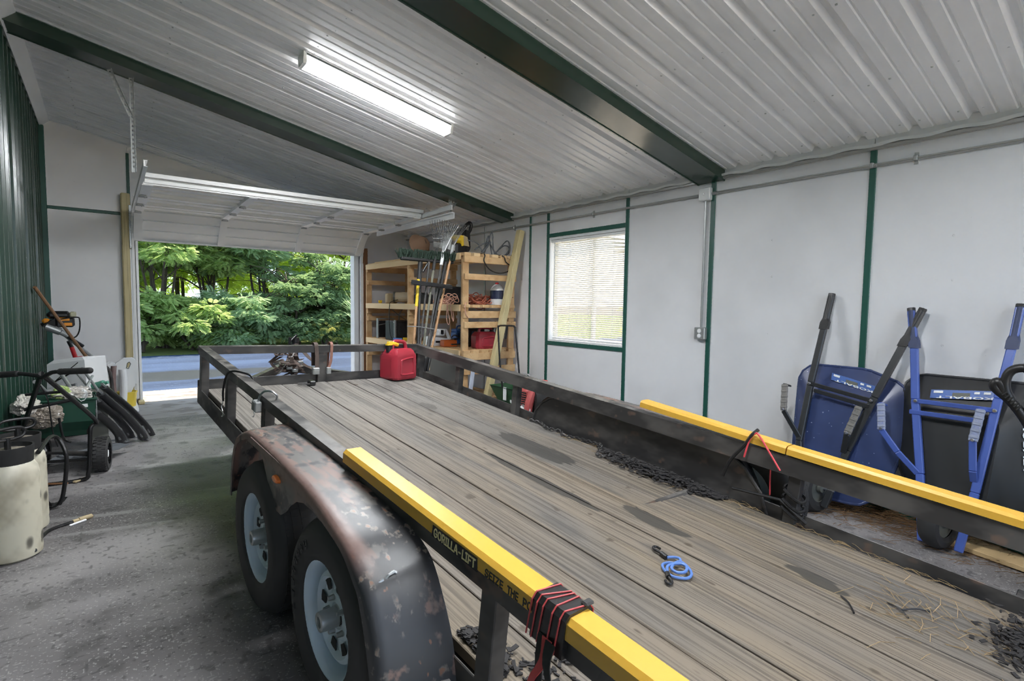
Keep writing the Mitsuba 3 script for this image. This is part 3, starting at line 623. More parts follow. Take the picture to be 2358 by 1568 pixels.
obj('strap', sheet(np.array([[A(-.33, 4.16, .44)+s*RI*.012, A(-.35, 4.30, .32)+s*RI*.012, A(-.345, 4.40, .16)+s*RI*.014, A(-.31, 4.44, .07)+s*RI*.014, A(-.262, 4.62, .035)+s*RI*.014, A(-.25, 4.72, .03)+s*RI*.014] for s in (-1, 1)]), .003), 'm_black', s2)
obj('buckle', [bar((-.345, 4.49, .035), (-.31, 4.56, .045), .03, .015, .004), tube(curve([(-.34, 4.47, .03), (-.37, 4.45, .03), (-.38, 4.49, .03), (-.35, 4.52, .03)], 4), .004, 6)], 'm_black', s2)
obj('hose', tube(curve([(-.33, 3.72, .055), (-.345, 3.83, .035), (-.302, 4.06, .03), (-.227, 4.13, .03), (-.19, 4.15, .03)], 6), .010, 8), 'm_black', s1)
obj('spray_wand', [rod((-.19, 4.15, .03), (-.095, 4.19, .034), .013, 10, .010), rod((-.16, 4.16, .034), (-.10, 4.188, .036), .014, 10)], pr('m_tan', SR(176, 158, 124), .6), s1)
obj('trigger', bar((-.205, 4.10, .028), (-.125, 4.15, .03), .014, .012, .004), 'm_white', s1)

# push spreader with its hopper full of bags
sp = thing('push_spreader', 'push spreader with black tube frame and dark green hopper full of bags', 'spreader')
Hc = A(-.305, 4.15, .957)
obj('frame', [tube(curve([Hc, (-.079, 4.985, .506), (-.105, 5.0, .44), (-.116, 5.012, .25), (-.128, 5.02, .1), (-.165, 5.045, .045), (-.40, 5.06, .045), (-.47, 5.1, .08), (-.478, 5.14, .26), (-.478, 5.12, .44), (-.47, 5.02, .5), Hc], 6), .0145, 10),
              rod((-.44, 4.72, .66), (-.195, 4.70, .705), .011, 8), rod((-.41, 4.5, .79), (-.24, 4.45, .80), .009, 8), rod((-.12, 5.02, .2), (-.47, 5.14, .2), .011, 8)], 'm_black', sp, smooth=40)
obj('crossbar', tube(curve([(-.505, 4.305, .945), (-.42, 4.24, .955), (-.33, 4.17, .945), (-.30, 4.145, .935), (-.27, 4.12, .955), (-.233, 4.095, .969), (-.081, 3.977, .979)], 5), .012, 10), 'm_black', sp)
for p, q in (((-.215, 4.08, .970), (-.078, 3.975, .979)), ((-.515, 4.312, .944), (-.42, 4.24, .954))): obj('grip', [rod(p, q, .0185, 12), trimesh.creation.icosphere(2, .0185).apply_translation(p), trimesh.creation.icosphere(2, .0185).apply_translation(q)], 'm_black_rough', sp)
obj('control_rod', [tube(curve([(-.33, 4.25, .9), (-.311, 4.60, .73), (-.30, 4.70, .5), (-.29, 4.9, .35)], 5), .004, 6), tube(curve([(-.26, 4.62, .60), (-.245, 4.68, .45), (-.23, 5.1, .33)], 5), .008, 6)], 'm_black', sp)
WC = A(-.045, 5.283, .167)
def small_wheel(ctr, ax, R, w, name, parent, tmat='m_rubber', rmat='m_white'):
    ax = np.asarray(ax, float); x, y_, d = frame_of(ax); Mx = M4(np.stack([x, y_, d], 1), ctr)
    t = lathe([(R*.62, -w/2), (R*.9, -w/2), (R*.98, -w*.38), (R, -w*.2), (R, w*.2), (R*.98, w*.38), (R*.9, w/2), (R*.62, w/2)], 40)
    bl = []
    for k in range(28):
        for s in (-1, 0, 1):
            b = trimesh.creation.box(extents=(.008, R*.14, w*.24)); b.apply_translation((R, 0, s*w*.3)); b.apply_transform(rot((0, 0, 1), (k+.5*(s != 0))*360/28)); bl.append(b)
    t.apply_transform(Mx); g = join(bl); g.apply_transform(Mx)
    h = lathe([(0, -w*.35), (R*.2, -w*.4), (R*.25, -w*.2), (R*.64, -w*.2), (R*.64, w*.2), (R*.25, w*.2), (R*.2, w*.42), (0, w*.42)], 28); h.apply_transform(Mx)
    k = obj(name, [t, g], tmat, parent); obj('rim', h, rmat, k); return k
AXL = A(.989, -.148, 0)
small_wheel(WC, AXL, .136, .095, 'wheel', sp); small_wheel(WC-RI*.50, AXL, .136, .095, 'wheel', sp)
obj('axle', [rod(WC-RI*.5, WC, .012, 8), rod(WC-RI*.3, WC-RI*.12, .02, 10)], 'm_steel', sp)
O = A(-.30, 5.43, 0)
def hop(a, z, d): return O + A(.79, -.06, 0)*a + A(-.03, .95, 0)*d + Z3*z
ring = lambda a, d0, d1, z: [hop(-a, z, d0), hop(a, z, d0), hop(a, z, d1), hop(-a, z, d1)]
pr('m_green_plastic', SR(24, 62, 48), .4)
secs = [ring(.20, .06, .26, .30), ring(.205, .05, .27, .34), ring(.275, -.005, .33, .42), ring(.285, -.01, .335, .595), ring(.275, 0, .325, .595), ring(.265, .01, .315, .43), ring(.19, .07, .25, .34)]
obj('hopper', sheet(np.array([s+[s[0]] for s in secs])), 'm_green_plastic', sp)
obj('hopper_rim', tube(ring(.29, -.015, .34, .598), .011, 8, True), 'm_green_plastic', sp)
obj('corner_strip', hull([hop(.287+a, z, d) for a in (0, .006) for d in (-.012, .03) for z in (.42, .6)]), 'm_galv', sp)
obj('label', hull([hop(a, z, -.0145-o) for a in (.15, .22) for z in (.535, .562) for o in (0, .002)]), 'm_white', sp)
pr('m_bag', SR(176, 172, 165), .22, spec=.7)
pr('m_bag_dark', SR(120, 112, 102), .3, spec=.7)
pr('m_lime', SR(160, 180, 110), .4)
tag = dict(smooth=False)
obj('plastic_bag', blob((-.465, 5.06, .64), (.075, .22, .065), .4, 2.2, 3), 'm_bag', label='clear plastic bag bulging over the left end of the green hopper', cat='bag')
obj('plastic_bag', blob(hop(.10, .625, .12), (.13, .13, .06), .6, 2.4, 8), 'm_bag', label='crumpled clear bag at the right end of the green hopper', cat='bag')
obj('plastic_bag', blob((-.385, 5.28, .51), (.12, .10, .095), .4, 2.0, 12), 'm_bag_dark', label='smoky plastic bag hanging down the front of the green hopper', cat='bag')
obj('seed_bag', blob(hop(.02, .66, .02), (.06, .03, .05), .5, 2.5, 21, 3), 'm_lime', label='lime green torn bag on top of the hopper', cat='bag')
obj('instruction_sheet', sheet(np.array([[hop(.07+.15*i/6, .625+.03*math.sin(i*1.1+j*.6)+.03*j/5-.01, -.03+.14*j/5) for j in range(6)] for i in range(7)]), .0015), 'm_white', label='crumpled white printed sheet in the green hopper', cat='paper')
for i, (lb_, p, q, r) in enumerate([('fat bare metal pipe at the left, poking up behind the green hopper', (-.40, 5.9, .60), (-.45, 5.6, .74), .016), ('metal pipe leaning left out of the middle of the green hopper', (-.20, 5.45, .62), (-.30, 5.75, .78), .014), ('thin metal rod pointing back over the right rim of the green hopper', (-.16, 5.5, .62), (-.10, 5.95, .72), .010), ('metal pipe near the right back corner of the green hopper', (-.06, 5.7, .62), (-.17, 6.0, .79), .011), ('thinnest steep metal rod behind the green hopper', (-.11, 5.85, .60), (-.22, 6.0, .77), .008)]):
    obj('metal_pipe', rod(p, q, r, 10), 'm_galv', label=lb_, cat='pipe', group='pipes in the green hopper')
obj('cut_branch', tube(curve([hop(-.2, .02+floor_z(5), -.2), hop(-.13, .03+floor_z(5), -.42), hop(.05, .035+floor_z(5), -.52)], 5), .007, 6), 'm_lumber_brown', label='thin brown stick on the floor below the spreader', cat='stick')
obj('cardboard_tag', [bar((-.215, 5.02, .042), (-.15, 5.07, .05), .03, .012, .003)], 'm_tan', label='tan scrap on the floor by the foot of the spreader', cat='scrap')
obj('plastic_sheet', sheet(np.array([[A(-.45+.34*i/9, 5.35+.0*j, .0)+NI*(.5*j/7)+Z3*(.07+floor_z(5.5)+.05*meshkit.noise(A(i*.7, j*.9, 1.)[None])[0]) for j in range(8)] for i in range(10)]), .002), pr('m_grey_plastic', SR(98, 102, 106), .3), label='grey folded plastic sheet on the floor under the green hopper', cat='sheet')

# four long black and silver roof bars leaning on the hopper
pr('m_bar_black', SR(62, 62, 64), .28); pr('m_bar_silver', SR(150, 153, 155), .3, metal=.7)
for i, (p, q, w) in enumerate([((.338, 6.30, .06), (-.02, 5.83, .63), .05), ((.27, 6.13, .06), (-.045, 5.80, .58), .06), ((.17, 6.30, .06), (-.07, 5.80, .52), .05), ((.10, 6.12, .06), (-.085, 5.80, .42), .055)]):
    p, q = A(*p), A(*q); k = thing('roof_bar', ('outermost dark roof bar leaning on the green hopper', 'silver edged roof bar with a flat foot, second from the outside', 'thin dark roof bar in the middle of the leaning stack', 'lowest silver edged roof bar nearest the spreader wheel')[i], 'roof bar')
    up = np.cross(q-p, RI); pth = curve([p, p+(q-p)*.12+A(0, 0, .035), p+(q-p)*.5+A(0, 0, .04), q], 6)
    obj('rail', tube(pth, w*.80, 8, flat=.5), 'm_bar_black', k, smooth=40)
    obj('trim_strip', tube(pth+A(-.014, -.030, .034), .013, 6), 'm_bar_silver', k)
    if i in (1, 3): obj('foot', hull([p+RI*a+NI*b+Z3*z for a, b, z in ((-.05, -.02, 0), (.05, -.02, 0), (-.05, .03, 0), (.05, .03, 0), (-.07, -.01, .12), (-.02, .02, .13))]), 'm_bar_silver', k)

# white cool box lid, string trimmer and long handled tools in the corner
wb_ = thing('storage_tote', 'white plastic tote with a black strap lying behind the green hopper', 'tote')
obj('tub', [hull([A(-.46, 6.66, .3)+RI*a+NI*d+Z3*z for a, d, z in [(.0, .0, 0), (.40, 0, 0), (.0, .3, 0), (.40, .3, 0), (.0, .02, .47), (.36, .02, .52), (.02, .28, .49), (.36, .28, .54), (.05, .04, .51), (.32, .04, .55)]]), ], 'm_white', wb_)
obj('panel_inset', hull([A(-.46, 6.66, .3)+RI*a+NI*d+Z3*z for a, d, z in [(.14, -.012, .12), (.31, -.012, .14), (.14, -.012, .26), (.29, -.012, .30), (.14, .01, .12), (.31, .01, .14), (.14, .01, .26), (.29, .01, .30)]]), pr('m_grey', SR(120, 122, 124), .5), wb_)
obj('strap', [bar(A(-.46, 6.66, .3)+RI*.06-NI*.02+Z3*.29, A(-.46, 6.66, .3)+RI*.30-NI*.02+Z3*.42, .006, .012), bar(A(-.46, 6.66, .3)+RI*.12-NI*.02+Z3*.33, A(-.46, 6.66, .3)+RI*.33-NI*.02+Z3*.50, .004, .006)], 'm_black', wb_)
obj('crate', [boxm((-.53, 6.72, floor_z(6.7)), (-.12, 7.15, .30), .01)], 'm_black_rough', label='dark crate on the floor under the white tote', cat='crate')
tm = thing('string_trimmer', 'string trimmer leaning in the corner with black and orange engine up', 'string trimmer')
E0 = A(-.40, 7.55, 1.15)
def eb(lo, hi, r=.012): return boxm(E0+A(*lo), E0+A(*hi), r)
obj('engine', [eb((-.09, -.06, .03), (.11, .08, .115), .03), eb((-.02, -.05, -.06), (.14, .07, .05), .02), hull([E0+A(*q) for q in [(-.13, -.05, -.05), (-.13, .05, -.05), (-.02, -.06, .04), (-.02, .06, .04), (-.02, -.05, -.08), (-.02, .05, -.08), (-.145, 0, -.02)]])], 'm_black', tm)
obj('shroud', [eb((-.13, -.045, -.02), (-.06, .05, .035), .02), eb((.0, -.064, .01), (.10, -.05, .045), .004), eb((.05, -.058, -.045), (.12, -.045, -.01), .004)], pr('m_orange', SR(222, 140, 34), .4), tm)
obj('air_filter', eb((.10, -.05, .05), (.155, .06, .11), .012), pr('m_khaki', SR(168, 166, 140), .5), tm)
obj('guard_bar', tube(curve([E0+A(.02, -.07, .03), E0+A(.16, -.07, .05), E0+A(.185, -.07, .02), E0+A(.18, -.07, -.09), E0+A(.15, -.07, -.16), E0+A(.10, -.06, -.18)], 5), .007, 7), 'm_black', tm)
obj('clutch_housing', [rod(E0+A(-.10, -.03, -.05), E0+A(.02, -.03, -.11), .04, 14), rod(E0+A(.02, -.03, -.11), E0+A(.08, -.02, -.16), .032, 12, .02)], 'm_galv', tm)
obj('shaft', [rod(E0+A(.03, -.02, -.12), (-.018, 7.75, .62), .018, 10)], 'm_galv', tm)
obj('grip', rod(E0+A(.04, -.02, -.13), (-.20, 7.62, .87), .019, 10), 'm_black', tm)
obj('lower_shaft', tube(curve([(-.018, 7.75, .62), (.02, 7.77, .58), (.045, 7.80, .45), (.06, 7.83, .12)], 5), .018, 8), 'm_steel', tm)
ht = thing('garden_tool', 'long wooden handled tool leaning against the green wall', 'garden tool')
obj('handle', rod((-.535, 7.0, 1.51), (.02, 8.02, .33), .0155, 10), pr('m_old_wood', SR(128, 96, 68), .7), ht)
obj('ferrule', rod((.01, 8.0, .35), (.06, 8.12, .12), .019, 10), 'm_steel', ht)
obj('blade', hull([A(.06, 8.1, .13)+A(*q) for q in [(-.06, 0, 0), (.06, 0, 0), (-.05, .04, -.07), (.05, .04, -.07), (-.06, .01, 0), (.06, .01, 0)]]), 'm_steel', ht)
rt = thing('edger_tool', 'red and black grip handle of a tool in front of the white back wall', 'garden tool')
obj('grip', [rod((-.345, 8.15, .90), (-.32, 8.17, .83), .02, 10)], 'm_black', rt)
obj('sleeve', [rod((-.32, 8.17, .83), (-.29, 8.2, .70), .023, 10), tube(curve([(-.28, 8.2, .69), (-.23, 8.2, .70), (-.18, 8.2, .67), (-.16, 8.2, .60), (-.17, 8.2, .4)], 5), .012, 8)], pr('m_red', SR(186, 44, 48), .4), rt)
obj('shaft', rod((-.29, 8.2, .70), (-.24, 8.25, .06), .012, 8), 'm_galv', rt)
trimesh_scale = lambda q, k: Polygon([(x_*k, z_*k) for x_, z_ in q])
# white jugs, vinyl and offcuts left of the door opening
jg = thing('plastic_jug', 'white flat plastic jug with a moulded handle leaning by the timber post', 'jug')
JP = A(.20, 8.02, .265)
g = trimesh_scale([(-.05, .0), (.02, .0), (.075, .12), (.085, .30), (.05, .345), (-.02, .345), (-.085, .30), (-.095, .10)], 1.18).buffer(.012)
hole = trimesh_scale([(.0, .255), (.012, .25), (.03, .295), (.022, .312), (.008, .30)], 1.18).buffer(.004)
obj('body', ext(g.difference(hole), .10, R_XZ, JP+A(0, .05, 0)), 'm_white', jg)
obj('handle_rim', tube([JP+A(x_, -.052, z_) for x_, z_ in list(hole.exterior.coords)[:-1:2]], .004, 6, True), pr('m_darkgrey', SR(88, 90, 84), .5), jg)
obj('plastic_bucket', [move(lathe([(.09, 0), (.105, .20), (.112, .20), (.112, .215), (.10, .215), (.085, .01), (0, .01), (0, 0)], 28), (.19, 8.02, .055))], pr('m_yellow_pale', SR(214, 190, 70), .45), label='yellow bucket under the white flat jug', cat='bucket', smooth=35)
obj('plastic_jug', [blob((.03, 8.22, .50), (.10, .08, .14), .18, 1.4, 4, 3), ], 'm_white', label='white lumpy jug behind the brown vinyl sheet', cat='jug')
def rollsheet(x0, x1, y, z0, z1, bulge):
    return sheet(np.array([[(x0+(x1-x0)*j/6+bulge*math.sin(i/9*PI*.8), y-.04*math.sin(j/6*PI), z0+(z1-z0)*i/9) for j in range(7)] for i in range(10)]), .004)
obj('vinyl_sheet', rollsheet(.065, .115, 7.86, .06, .61, -.03), pr('m_mauve', SR(132, 112, 110), .5), label='brown edged vinyl sheet standing in front of the white jugs', cat='sheet')
obj('vinyl_sheet', rollsheet(.105, .175, 7.88, .06, .56, .02), 'm_white', label='curved white vinyl sheet next to the brown one', cat='sheet')
obj('foam_board', [hull([(x_, y_, floor_z(8)+z_) for x_, y_ in ((.05, 8.35), (.30, 8.33), (.30, 7.75), (.24, 7.5), (.10, 7.9)) for z_ in (.002, .03)])], 'm_white', label='broken white foam board flat on the floor by the door post', cat='board')
obj('wood_block', [boxm((.32, 8.35, .037), (.39, 8.62, .075), .008)], 'm_treated', label='small yellow wood block at the foot of the door post', cat='wood block')
obj('bottle', [rod((-.10, 6.15, .60), (-.02, 6.10, .63), .03, 12), rod((-.02, 6.10, .63), (.01, 6.08, .64), .014, 10)], pr('m_teal', SR(90, 150, 130), .35), label='pale teal bottle lying behind the right end of the green hopper', cat='bottle', smooth=35)
obj('carton', [boxm((-.14, 6.0, floor_z(6)), (.0, 6.2, .58), .006)], 'm_darkgrey', label='dark carton behind the right end of the green hopper', cat='carton')

# ---------------------------------------------------------------- lumber shelving along the right wall and what stands on it
sh = thing('storage_shelf', 'homemade lumber storage shelves in the back right corner', 'shelf')
SX0, SX1 = 3.42, 4.21
FY = (8.35, 6.85, 5.42)
for yf in FY:
    zb = floor_z(yf)
    for x in (SX0, SX1-.089): obj('post', boxm((x, yf, zb), (x+.089, yf+.038, 1.95), .003), 'm_lumber', sh)
    for z0, z1 in ((1.905, 1.985), (1.70, 1.772), (1.235, 1.322), (1.115, 1.19), (.72, .808), (.545, .635), (.10, .18)):
        obj('rail', boxm((SX0+(.0 if z0 in (1.905, 1.235, .72) else .01), yf-.036, z0), (SX1, yf-.001, z1), .003), 'm_lumber', sh)
for z in (1.985, 1.362, .805, .18):
    for k in range(6):
        x = SX0+k*.136
        if z == 1.985 and k > 4: pass
        obj('slat', boxm((x, FY[2]-.036, z), (x+.092, FY[0]+.04, z+.038), .003), ('m_lumber', 'm_lumber_pale')[k % 2 if z == 1.985 else 0], sh)
    obj('front_board', boxm((SX0-.02, FY[2]+.04, z-.045), (SX0, FY[0], z+.036), .003), 'm_lumber_pale', sh)
for i, (x, z, L) in enumerate(((3.46, 2.024, .0), (3.56, 2.024, .1), (3.50, 2.043, .2), (3.66, 2.024, .0), (3.60, 2.043, .3))):
    obj('lumber_board', boxm((x, 6.55+L*.6, z), (x+.09, 8.42-L, z+.018), .002), 'm_lumber_pale', label=('outermost thin pale board at the open edge on top of the shelves', 'thin pale board lying second from the open edge on top of the shelves', 'upper pale board resting across the first two on top of the shelves', 'pale board nearest the wall on top of the shelves', 'short upper pale board nearest the back wall on top of the shelves')[i], cat='board', group='boards on top of the shelves')

# on top
hat = thing('straw_hat', 'brown broad brimmed hat standing on top of the shelves', 'hat')
hv = lathe([(0, .11), (.05, .108), (.09, .09), (.115, .05), (.135, .015), (.172, -.012), (.175, -.006), (.138, .024), (.12, .055), (.092, .098), (.05, .116), (0, .118)], 32); hv.vertices[:, 1] *= .92
obj('crown', move(move(hv, rx=70), (3.34, 6.36, 2.17), rz=16), pr('m_hat', SR(118, 92, 72), .8), hat, smooth=40)
obj('crease', move(move(tube([(0, -.02, .121), (0, .03, .116), (0, .07, .098)], .006, 6), rx=70), (3.34, 6.36, 2.17), rz=16), pr('m_hat_dark', SR(72, 54, 42), .8), hat)
cs = thing('chainsaw', 'yellow and black chainsaw on top of the shelves', 'chainsaw')
SP = A(3.66, 5.92, 2.03)
def sb(lo, hi, r=.015): return boxm(SP+A(*lo), SP+A(*hi), r)
obj('body', [sb((-.06, -.05, .0), (.12, .10, .17), .03), hull([SP+A(*q) for q in [(.10, -.05, .0), (.16, -.05, .10), (.15, -.05, .32), (.09, -.05, .34), (.10, .08, .0), (.16, .08, .10), (.15, .08, .32), (.09, .08, .34)]])], 'm_black', cs)
obj('cover', [sb((-.09, -.065, .16), (.05, .08, .26), .03), hull([SP+A(*q) for q in [(.02, -.065, .12), (.08, -.065, .14), (.07, -.065, .25), (.0, -.065, .26), (.02, .06, .12), (.08, .06, .14), (.07, .06, .25), (.0, .06, .26)]])], pr('m_saw_yellow', SR(226, 190, 52), .4), cs)
obj('side_plate', hull([SP+A(*q) for q in [(.05, -.07, .13), (.13, -.07, .12), (.10, -.07, .24), (.04, -.07, .26), (.05, -.05, .13), (.13, -.05, .12), (.10, -.05, .24), (.04, -.05, .26)]]), 'm_tan', cs)
obj('rear_handle', tube(curve([SP+A(-.02, 0, .24), SP+A(.08, 0, .36), SP+A(.17, 0, .44), SP+A(.20, 0, .40), SP+A(.17, 0, .32), SP+A(.12, 0, .26)], 5), .022, 8), 'm_black', cs)
obj('guide_bar', bar(SP+A(-.06, -.03, .09), SP+A(-.36, -.0, .12), .006, .07, .002), 'm_galv', cs)
# coils of cable and cords
def loops(ctr, r, n, seed, R, jitter=.35, z=.6, turns=1.0):
    g = np.random.default_rng(seed); out = []
    for k in range(n):
        ph = g.uniform(0, 6.28); a = r*g.uniform(.6, 1.15); b = a*g.uniform(.45, .9); tilt = g.uniform(-.9, .9); off = g.normal(0, r*jitter, 3)*A(1, 1, .5)
        th = np.linspace(0, 2*PI, 18)[:-1]
        p = np.stack([a*np.cos(th), b*np.sin(th)*math.cos(tilt), b*np.sin(th)*math.sin(tilt)*z + r*.25*np.sin(2*th+ph)], 1)
        c, s = math.cos(ph), math.sin(ph); p[:, :2] = p[:, :2] @ np.array([[c, s], [-s, c]])
        out.append(tube(np.asarray(ctr)+off+p, R, 6, True))
    return out
pr('m_grey_cable', SR(86, 90, 94), .45); pr('m_orange_cord', SR(176, 100, 78), .55); pr('m_pink_cord', SR(205, 160, 140), .55)
obj('cable_coil', [tube(curve(q, 6), .0085, 7) for q in ([(3.62, 5.62, 2.20), (3.75, 5.60, 2.17), (3.83, 5.58, 2.06), (3.92, 5.6, 2.22), (3.95, 5.6, 2.31), (3.98, 5.6, 2.30), (4.0, 5.6, 2.10), (4.06, 5.58, 2.03), (4.17, 5.58, 2.05), (4.24, 5.58, 2.15), (4.22, 5.6, 2.24), (4.12, 5.6, 2.16), (4.02, 5.6, 2.05)],
                       [(3.86, 5.62, 2.04), (3.90, 5.62, 2.2), (3.93, 5.62, 2.28), (3.955, 5.62, 2.2), (3.98, 5.6, 2.04), (4.06, 5.6, 2.10), (4.16, 5.6, 2.17), (4.24, 5.6, 2.16), (4.24, 5.6, 2.08), (4.14, 5.58, 2.03)],
                       [(3.72, 5.62, 2.09), (3.82, 5.6, 2.16), (3.92, 5.6, 2.19), (4.0, 5.6, 2.10), (4.05, 5.56, 2.035)])] + [bar((3.80, 5.58, 2.05), (3.93, 5.58, 2.2), .05, .02, .006)], 'm_grey_cable', label='stiff grey cable loops standing up on top of the shelves', cat='cable')
obj('power_cord', [tube(curve(q, 8), .0075, 7) for q in ([(3.74, 5.60, 2.035), (3.70, 5.37, 2.01), (3.69, 5.365, 1.93), (3.78, 5.362, 1.83), (3.93, 5.362, 1.795), (4.08, 5.362, 1.84), (4.16, 5.362, 1.97), (4.17, 5.45, 2.04)],
                       [(3.96, 5.58, 2.035), (3.98, 5.37, 2.01), (4.02, 5.362, 1.94), (4.10, 5.362, 1.90), (4.17, 5.362, 1.90)])], 'm_black', label='black cord drooping over the front rail of the shelves', cat='cord')
obj('plastic_tray', move(lathe([(0, .012), (.09, .012), (.12, .03), (.125, .03), (.095, .004), (0, .004)], 24), (3.72, 5.66, 2.024)), 'm_bag', label='clear plastic dish on top of the shelves', cat='dish', smooth=35)
# middle shelf
g_ = np.random.default_rng(2)
oc = thing('extension_cord', 'tangled pile of orange extension cord on the middle shelf', 'cord')
obj('coil', loops((3.86, 5.75, 1.455), .17, 16, 3, .0065, .35, .35), 'm_orange_cord', oc)
obj('coil', loops((3.55, 6.0, 1.45), .13, 9, 9, .0065, .35, .3), 'm_pink_cord', oc)
obj('loose_end', [tube(curve(q, 8), .0055, 6) for q in ([(3.55, 5.9, 1.47), (3.40, 5.75, 1.43), (3.36, 5.68, 1.35), (3.33, 5.64, 1.22), (3.345, 5.62, 1.15), (3.37, 5.63, 1.2), (3.37, 5.68, 1.32), (3.41, 5.75, 1.42)],
                 [(3.6, 5.85, 1.47), (3.40, 5.66, 1.42), (3.385, 5.62, 1.30), (3.40, 5.6, 1.19), (3.415, 5.62, 1.28), (3.41, 5.7, 1.41)], [(3.66, 5.6, 1.44), (3.43, 5.37, 1.41), (3.43, 5.365, 1.3), (3.47, 5.365, 1.24)])], 'm_pink_cord', oc)
jg2 = thing('chemical_jug', 'white jug with a dark blue label on the middle shelf by the leaning board', 'jug')
obj('body', hull([A(4.03, 5.56, 1.40)+A(math.cos(a)*r, math.sin(a)*r*1.15, z) for z, r in ((0, .075), (.01, .08), (.20, .08), (.235, .06), (.265, .028)) for a in np.arange(20)*PI/10]), 'm_white', jg2, smooth=40)
obj('label', hull([A(4.03, 5.56, 1.40)+A(math.cos(a)*.0812, math.sin(a)*.0812*1.15, z) for z in (.075, .185) for a in np.arange(20)*PI/10]), pr('m_navy', SR(40, 48, 74), .4), jg2, smooth=40)
obj('cap', move(lathe([(0, 0), (.022, 0), (.022, .028), (0, .03)], 16), (4.03, 5.56, 1.66)), 'm_red', jg2)
def carton(name, lo, hi, mat, label, cat, r=.006, parts=()):
    k = thing(name, label, cat); obj('body', boxm(lo, hi, r), mat, k)
    for n_, l_, h_, m_ in parts: obj(n_, boxm(l_, h_, .003), m_, k)
    return k
carton('speaker_box', (3.66, 6.30, 1.40), (3.95, 6.52, 1.645), 'm_black', 'black box behind the orange cord on the middle shelf', 'box', parts=[('grille', (3.69, 6.292, 1.43), (3.92, 6.30, 1.56), 'm_black_rough')])
carton('tool_case', (3.47, 6.5, 1.40), (3.62, 6.78, 1.53), 'm_black_rough', 'dark tool case behind the bundled tool handles', 'case', parts=[('handle', (3.50, 6.6, 1.53), (3.59, 6.64, 1.555), 'm_black')])
lw = thing('work_light', 'beige work light with a dark grey head on the middle shelf', 'work light')
obj('base', boxm((3.60, 7.95, 1.40), (3.78, 8.05, 1.56), .015), 'm_tan', lw)
obj('head', [rod((3.66, 7.8, 1.50), (3.78, 7.72, 1.50), .075, 18, .085), rod((3.78, 7.72, 1.50), (3.9, 7.64, 1.50), .085, 18, .07)], pr('m_beige', SR(188, 176, 148), .5), lw)
obj('ring', rod((3.64, 7.81, 1.50), (3.665, 7.795, 1.50), .088, 18), 'm_darkgrey', lw)
sj = thing('scissor_jack', 'silver scissor jack on the middle shelf', 'jack'); JQ = A(3.84, 7.35, 1.50)
obj('arm', [bar(JQ+A(*p), JQ+A(*q), .03, .016, .003, up=(0, 1, 0)) for p, q in (((-.13, 0, 0), (0, 0, .085)), ((0, 0, .085), (.13, 0, 0)), ((.13, 0, 0), (0, 0, -.085)), ((0, 0, -.085), (-.13, 0, 0)))], 'm_chrome', sj)
obj('screw_rod', rod(JQ+A(-.17, 0, 0), JQ+A(.17, 0, 0), .007, 8), 'm_steel', sj)
obj('base_plate', boxm(JQ+A(-.06, -.04, -.10), JQ+A(.06, .04, -.085)), 'm_steel', sj)
carton('tape_measure', (3.47, 7.98, 1.40), (3.53, 8.02, 1.45), 'm_saw_yellow', 'small yellow tape measure at the far end of the middle shelf', 'tape measure', .012, [('hook', (3.464, 7.99, 1.405), (3.47, 8.01, 1.415), 'm_galv')])
obj('lamp_cord', [tube(curve(q, 8), .0055, 6) for q in ([(3.66, 7.7, 1.46), (3.45, 7.5, 1.42), (3.385, 7.40, 1.36), (3.37, 7.38, 1.15), (3.385, 7.38, .95), (3.42, 7.37, .86)],)], 'm_black', label='black cord hanging from the work light past the shelf edge', cat='cord')
obj('cord_bundle', [tube(curve(q, 8), .006, 6) for q in ([(3.52, 7.7, 1.34), (3.65, 7.65, 1.22), (3.8, 7.6, 1.12)], [(3.63, 7.6, 1.12), (3.65, 7.6, 1.25), (3.72, 7.6, 1.33), (3.78, 7.6, 1.34)], [(3.76, 7.6, 1.34), (3.80, 7.6, 1.2), (3.84, 7.6, 1.13)])], 'm_grey_cable', label='grey and dark cords hanging under the middle shelf', cat='cord')
# lower shelf
mn = thing('monitor', 'black flat monitor on the lower shelf at the back', 'monitor')
obj('screen', boxm((3.47, 8.02, .855), (3.74, 8.06, 1.12), .004), 'm_black', mn); obj('bezel', [boxm((3.46, 8.0, .845), (3.475, 8.06, 1.16)), boxm((3.46, 8.0, 1.145), (3.75, 8.06, 1.16)), bar((3.46, 8.005, 1.05), (3.74, 8.005, 1.10), .006, .01)], 'm_galv', mn)
mw = thing('microwave', 'black microwave oven with a silver edge on the lower shelf', 'microwave')
obj('body', boxm((3.44, 7.33, .843), (3.80, 7.68, 1.14), .012), 'm_black', mw)
obj('front_trim', boxm((3.432, 7.325, .845), (3.46, 7.36, 1.152), .006), 'm_galv', mw)
obj('vents', [boxm((3.50+k*.03, 7.326, .93), (3.512+k*.03, 7.331, 1.11)) for k in range(9)], 'm_black_rough', mw, kind='stuff')
obj('handle', bar((3.42, 7.33, 1.125), (3.45, 7.36, 1.10), .015, .015, .004), 'm_white', mw)
ms_ = thing('miter_saw', 'white and grey bench saw on the lower shelf', 'saw')
SQ = A(3.60, 6.30, .843)
obj('base', [hull([SQ+A(*q) for q in [(-.14, -.09, .0), (.14, -.09, .0), (.12, -.09, .09), (-.13, -.09, .12), (-.14, .12, .0), (.14, .12, .0), (.12, .12, .09), (-.13, .12, .12)]])], 'm_white', ms_)
obj('head', [boxm(SQ+A(-.05, -.07, .13), SQ+A(.06, .05, .22), .012), bar(SQ+A(.07, -.05, .22), SQ+A(.14, -.05, .08), .05, .03, .006)], 'm_white', ms_)
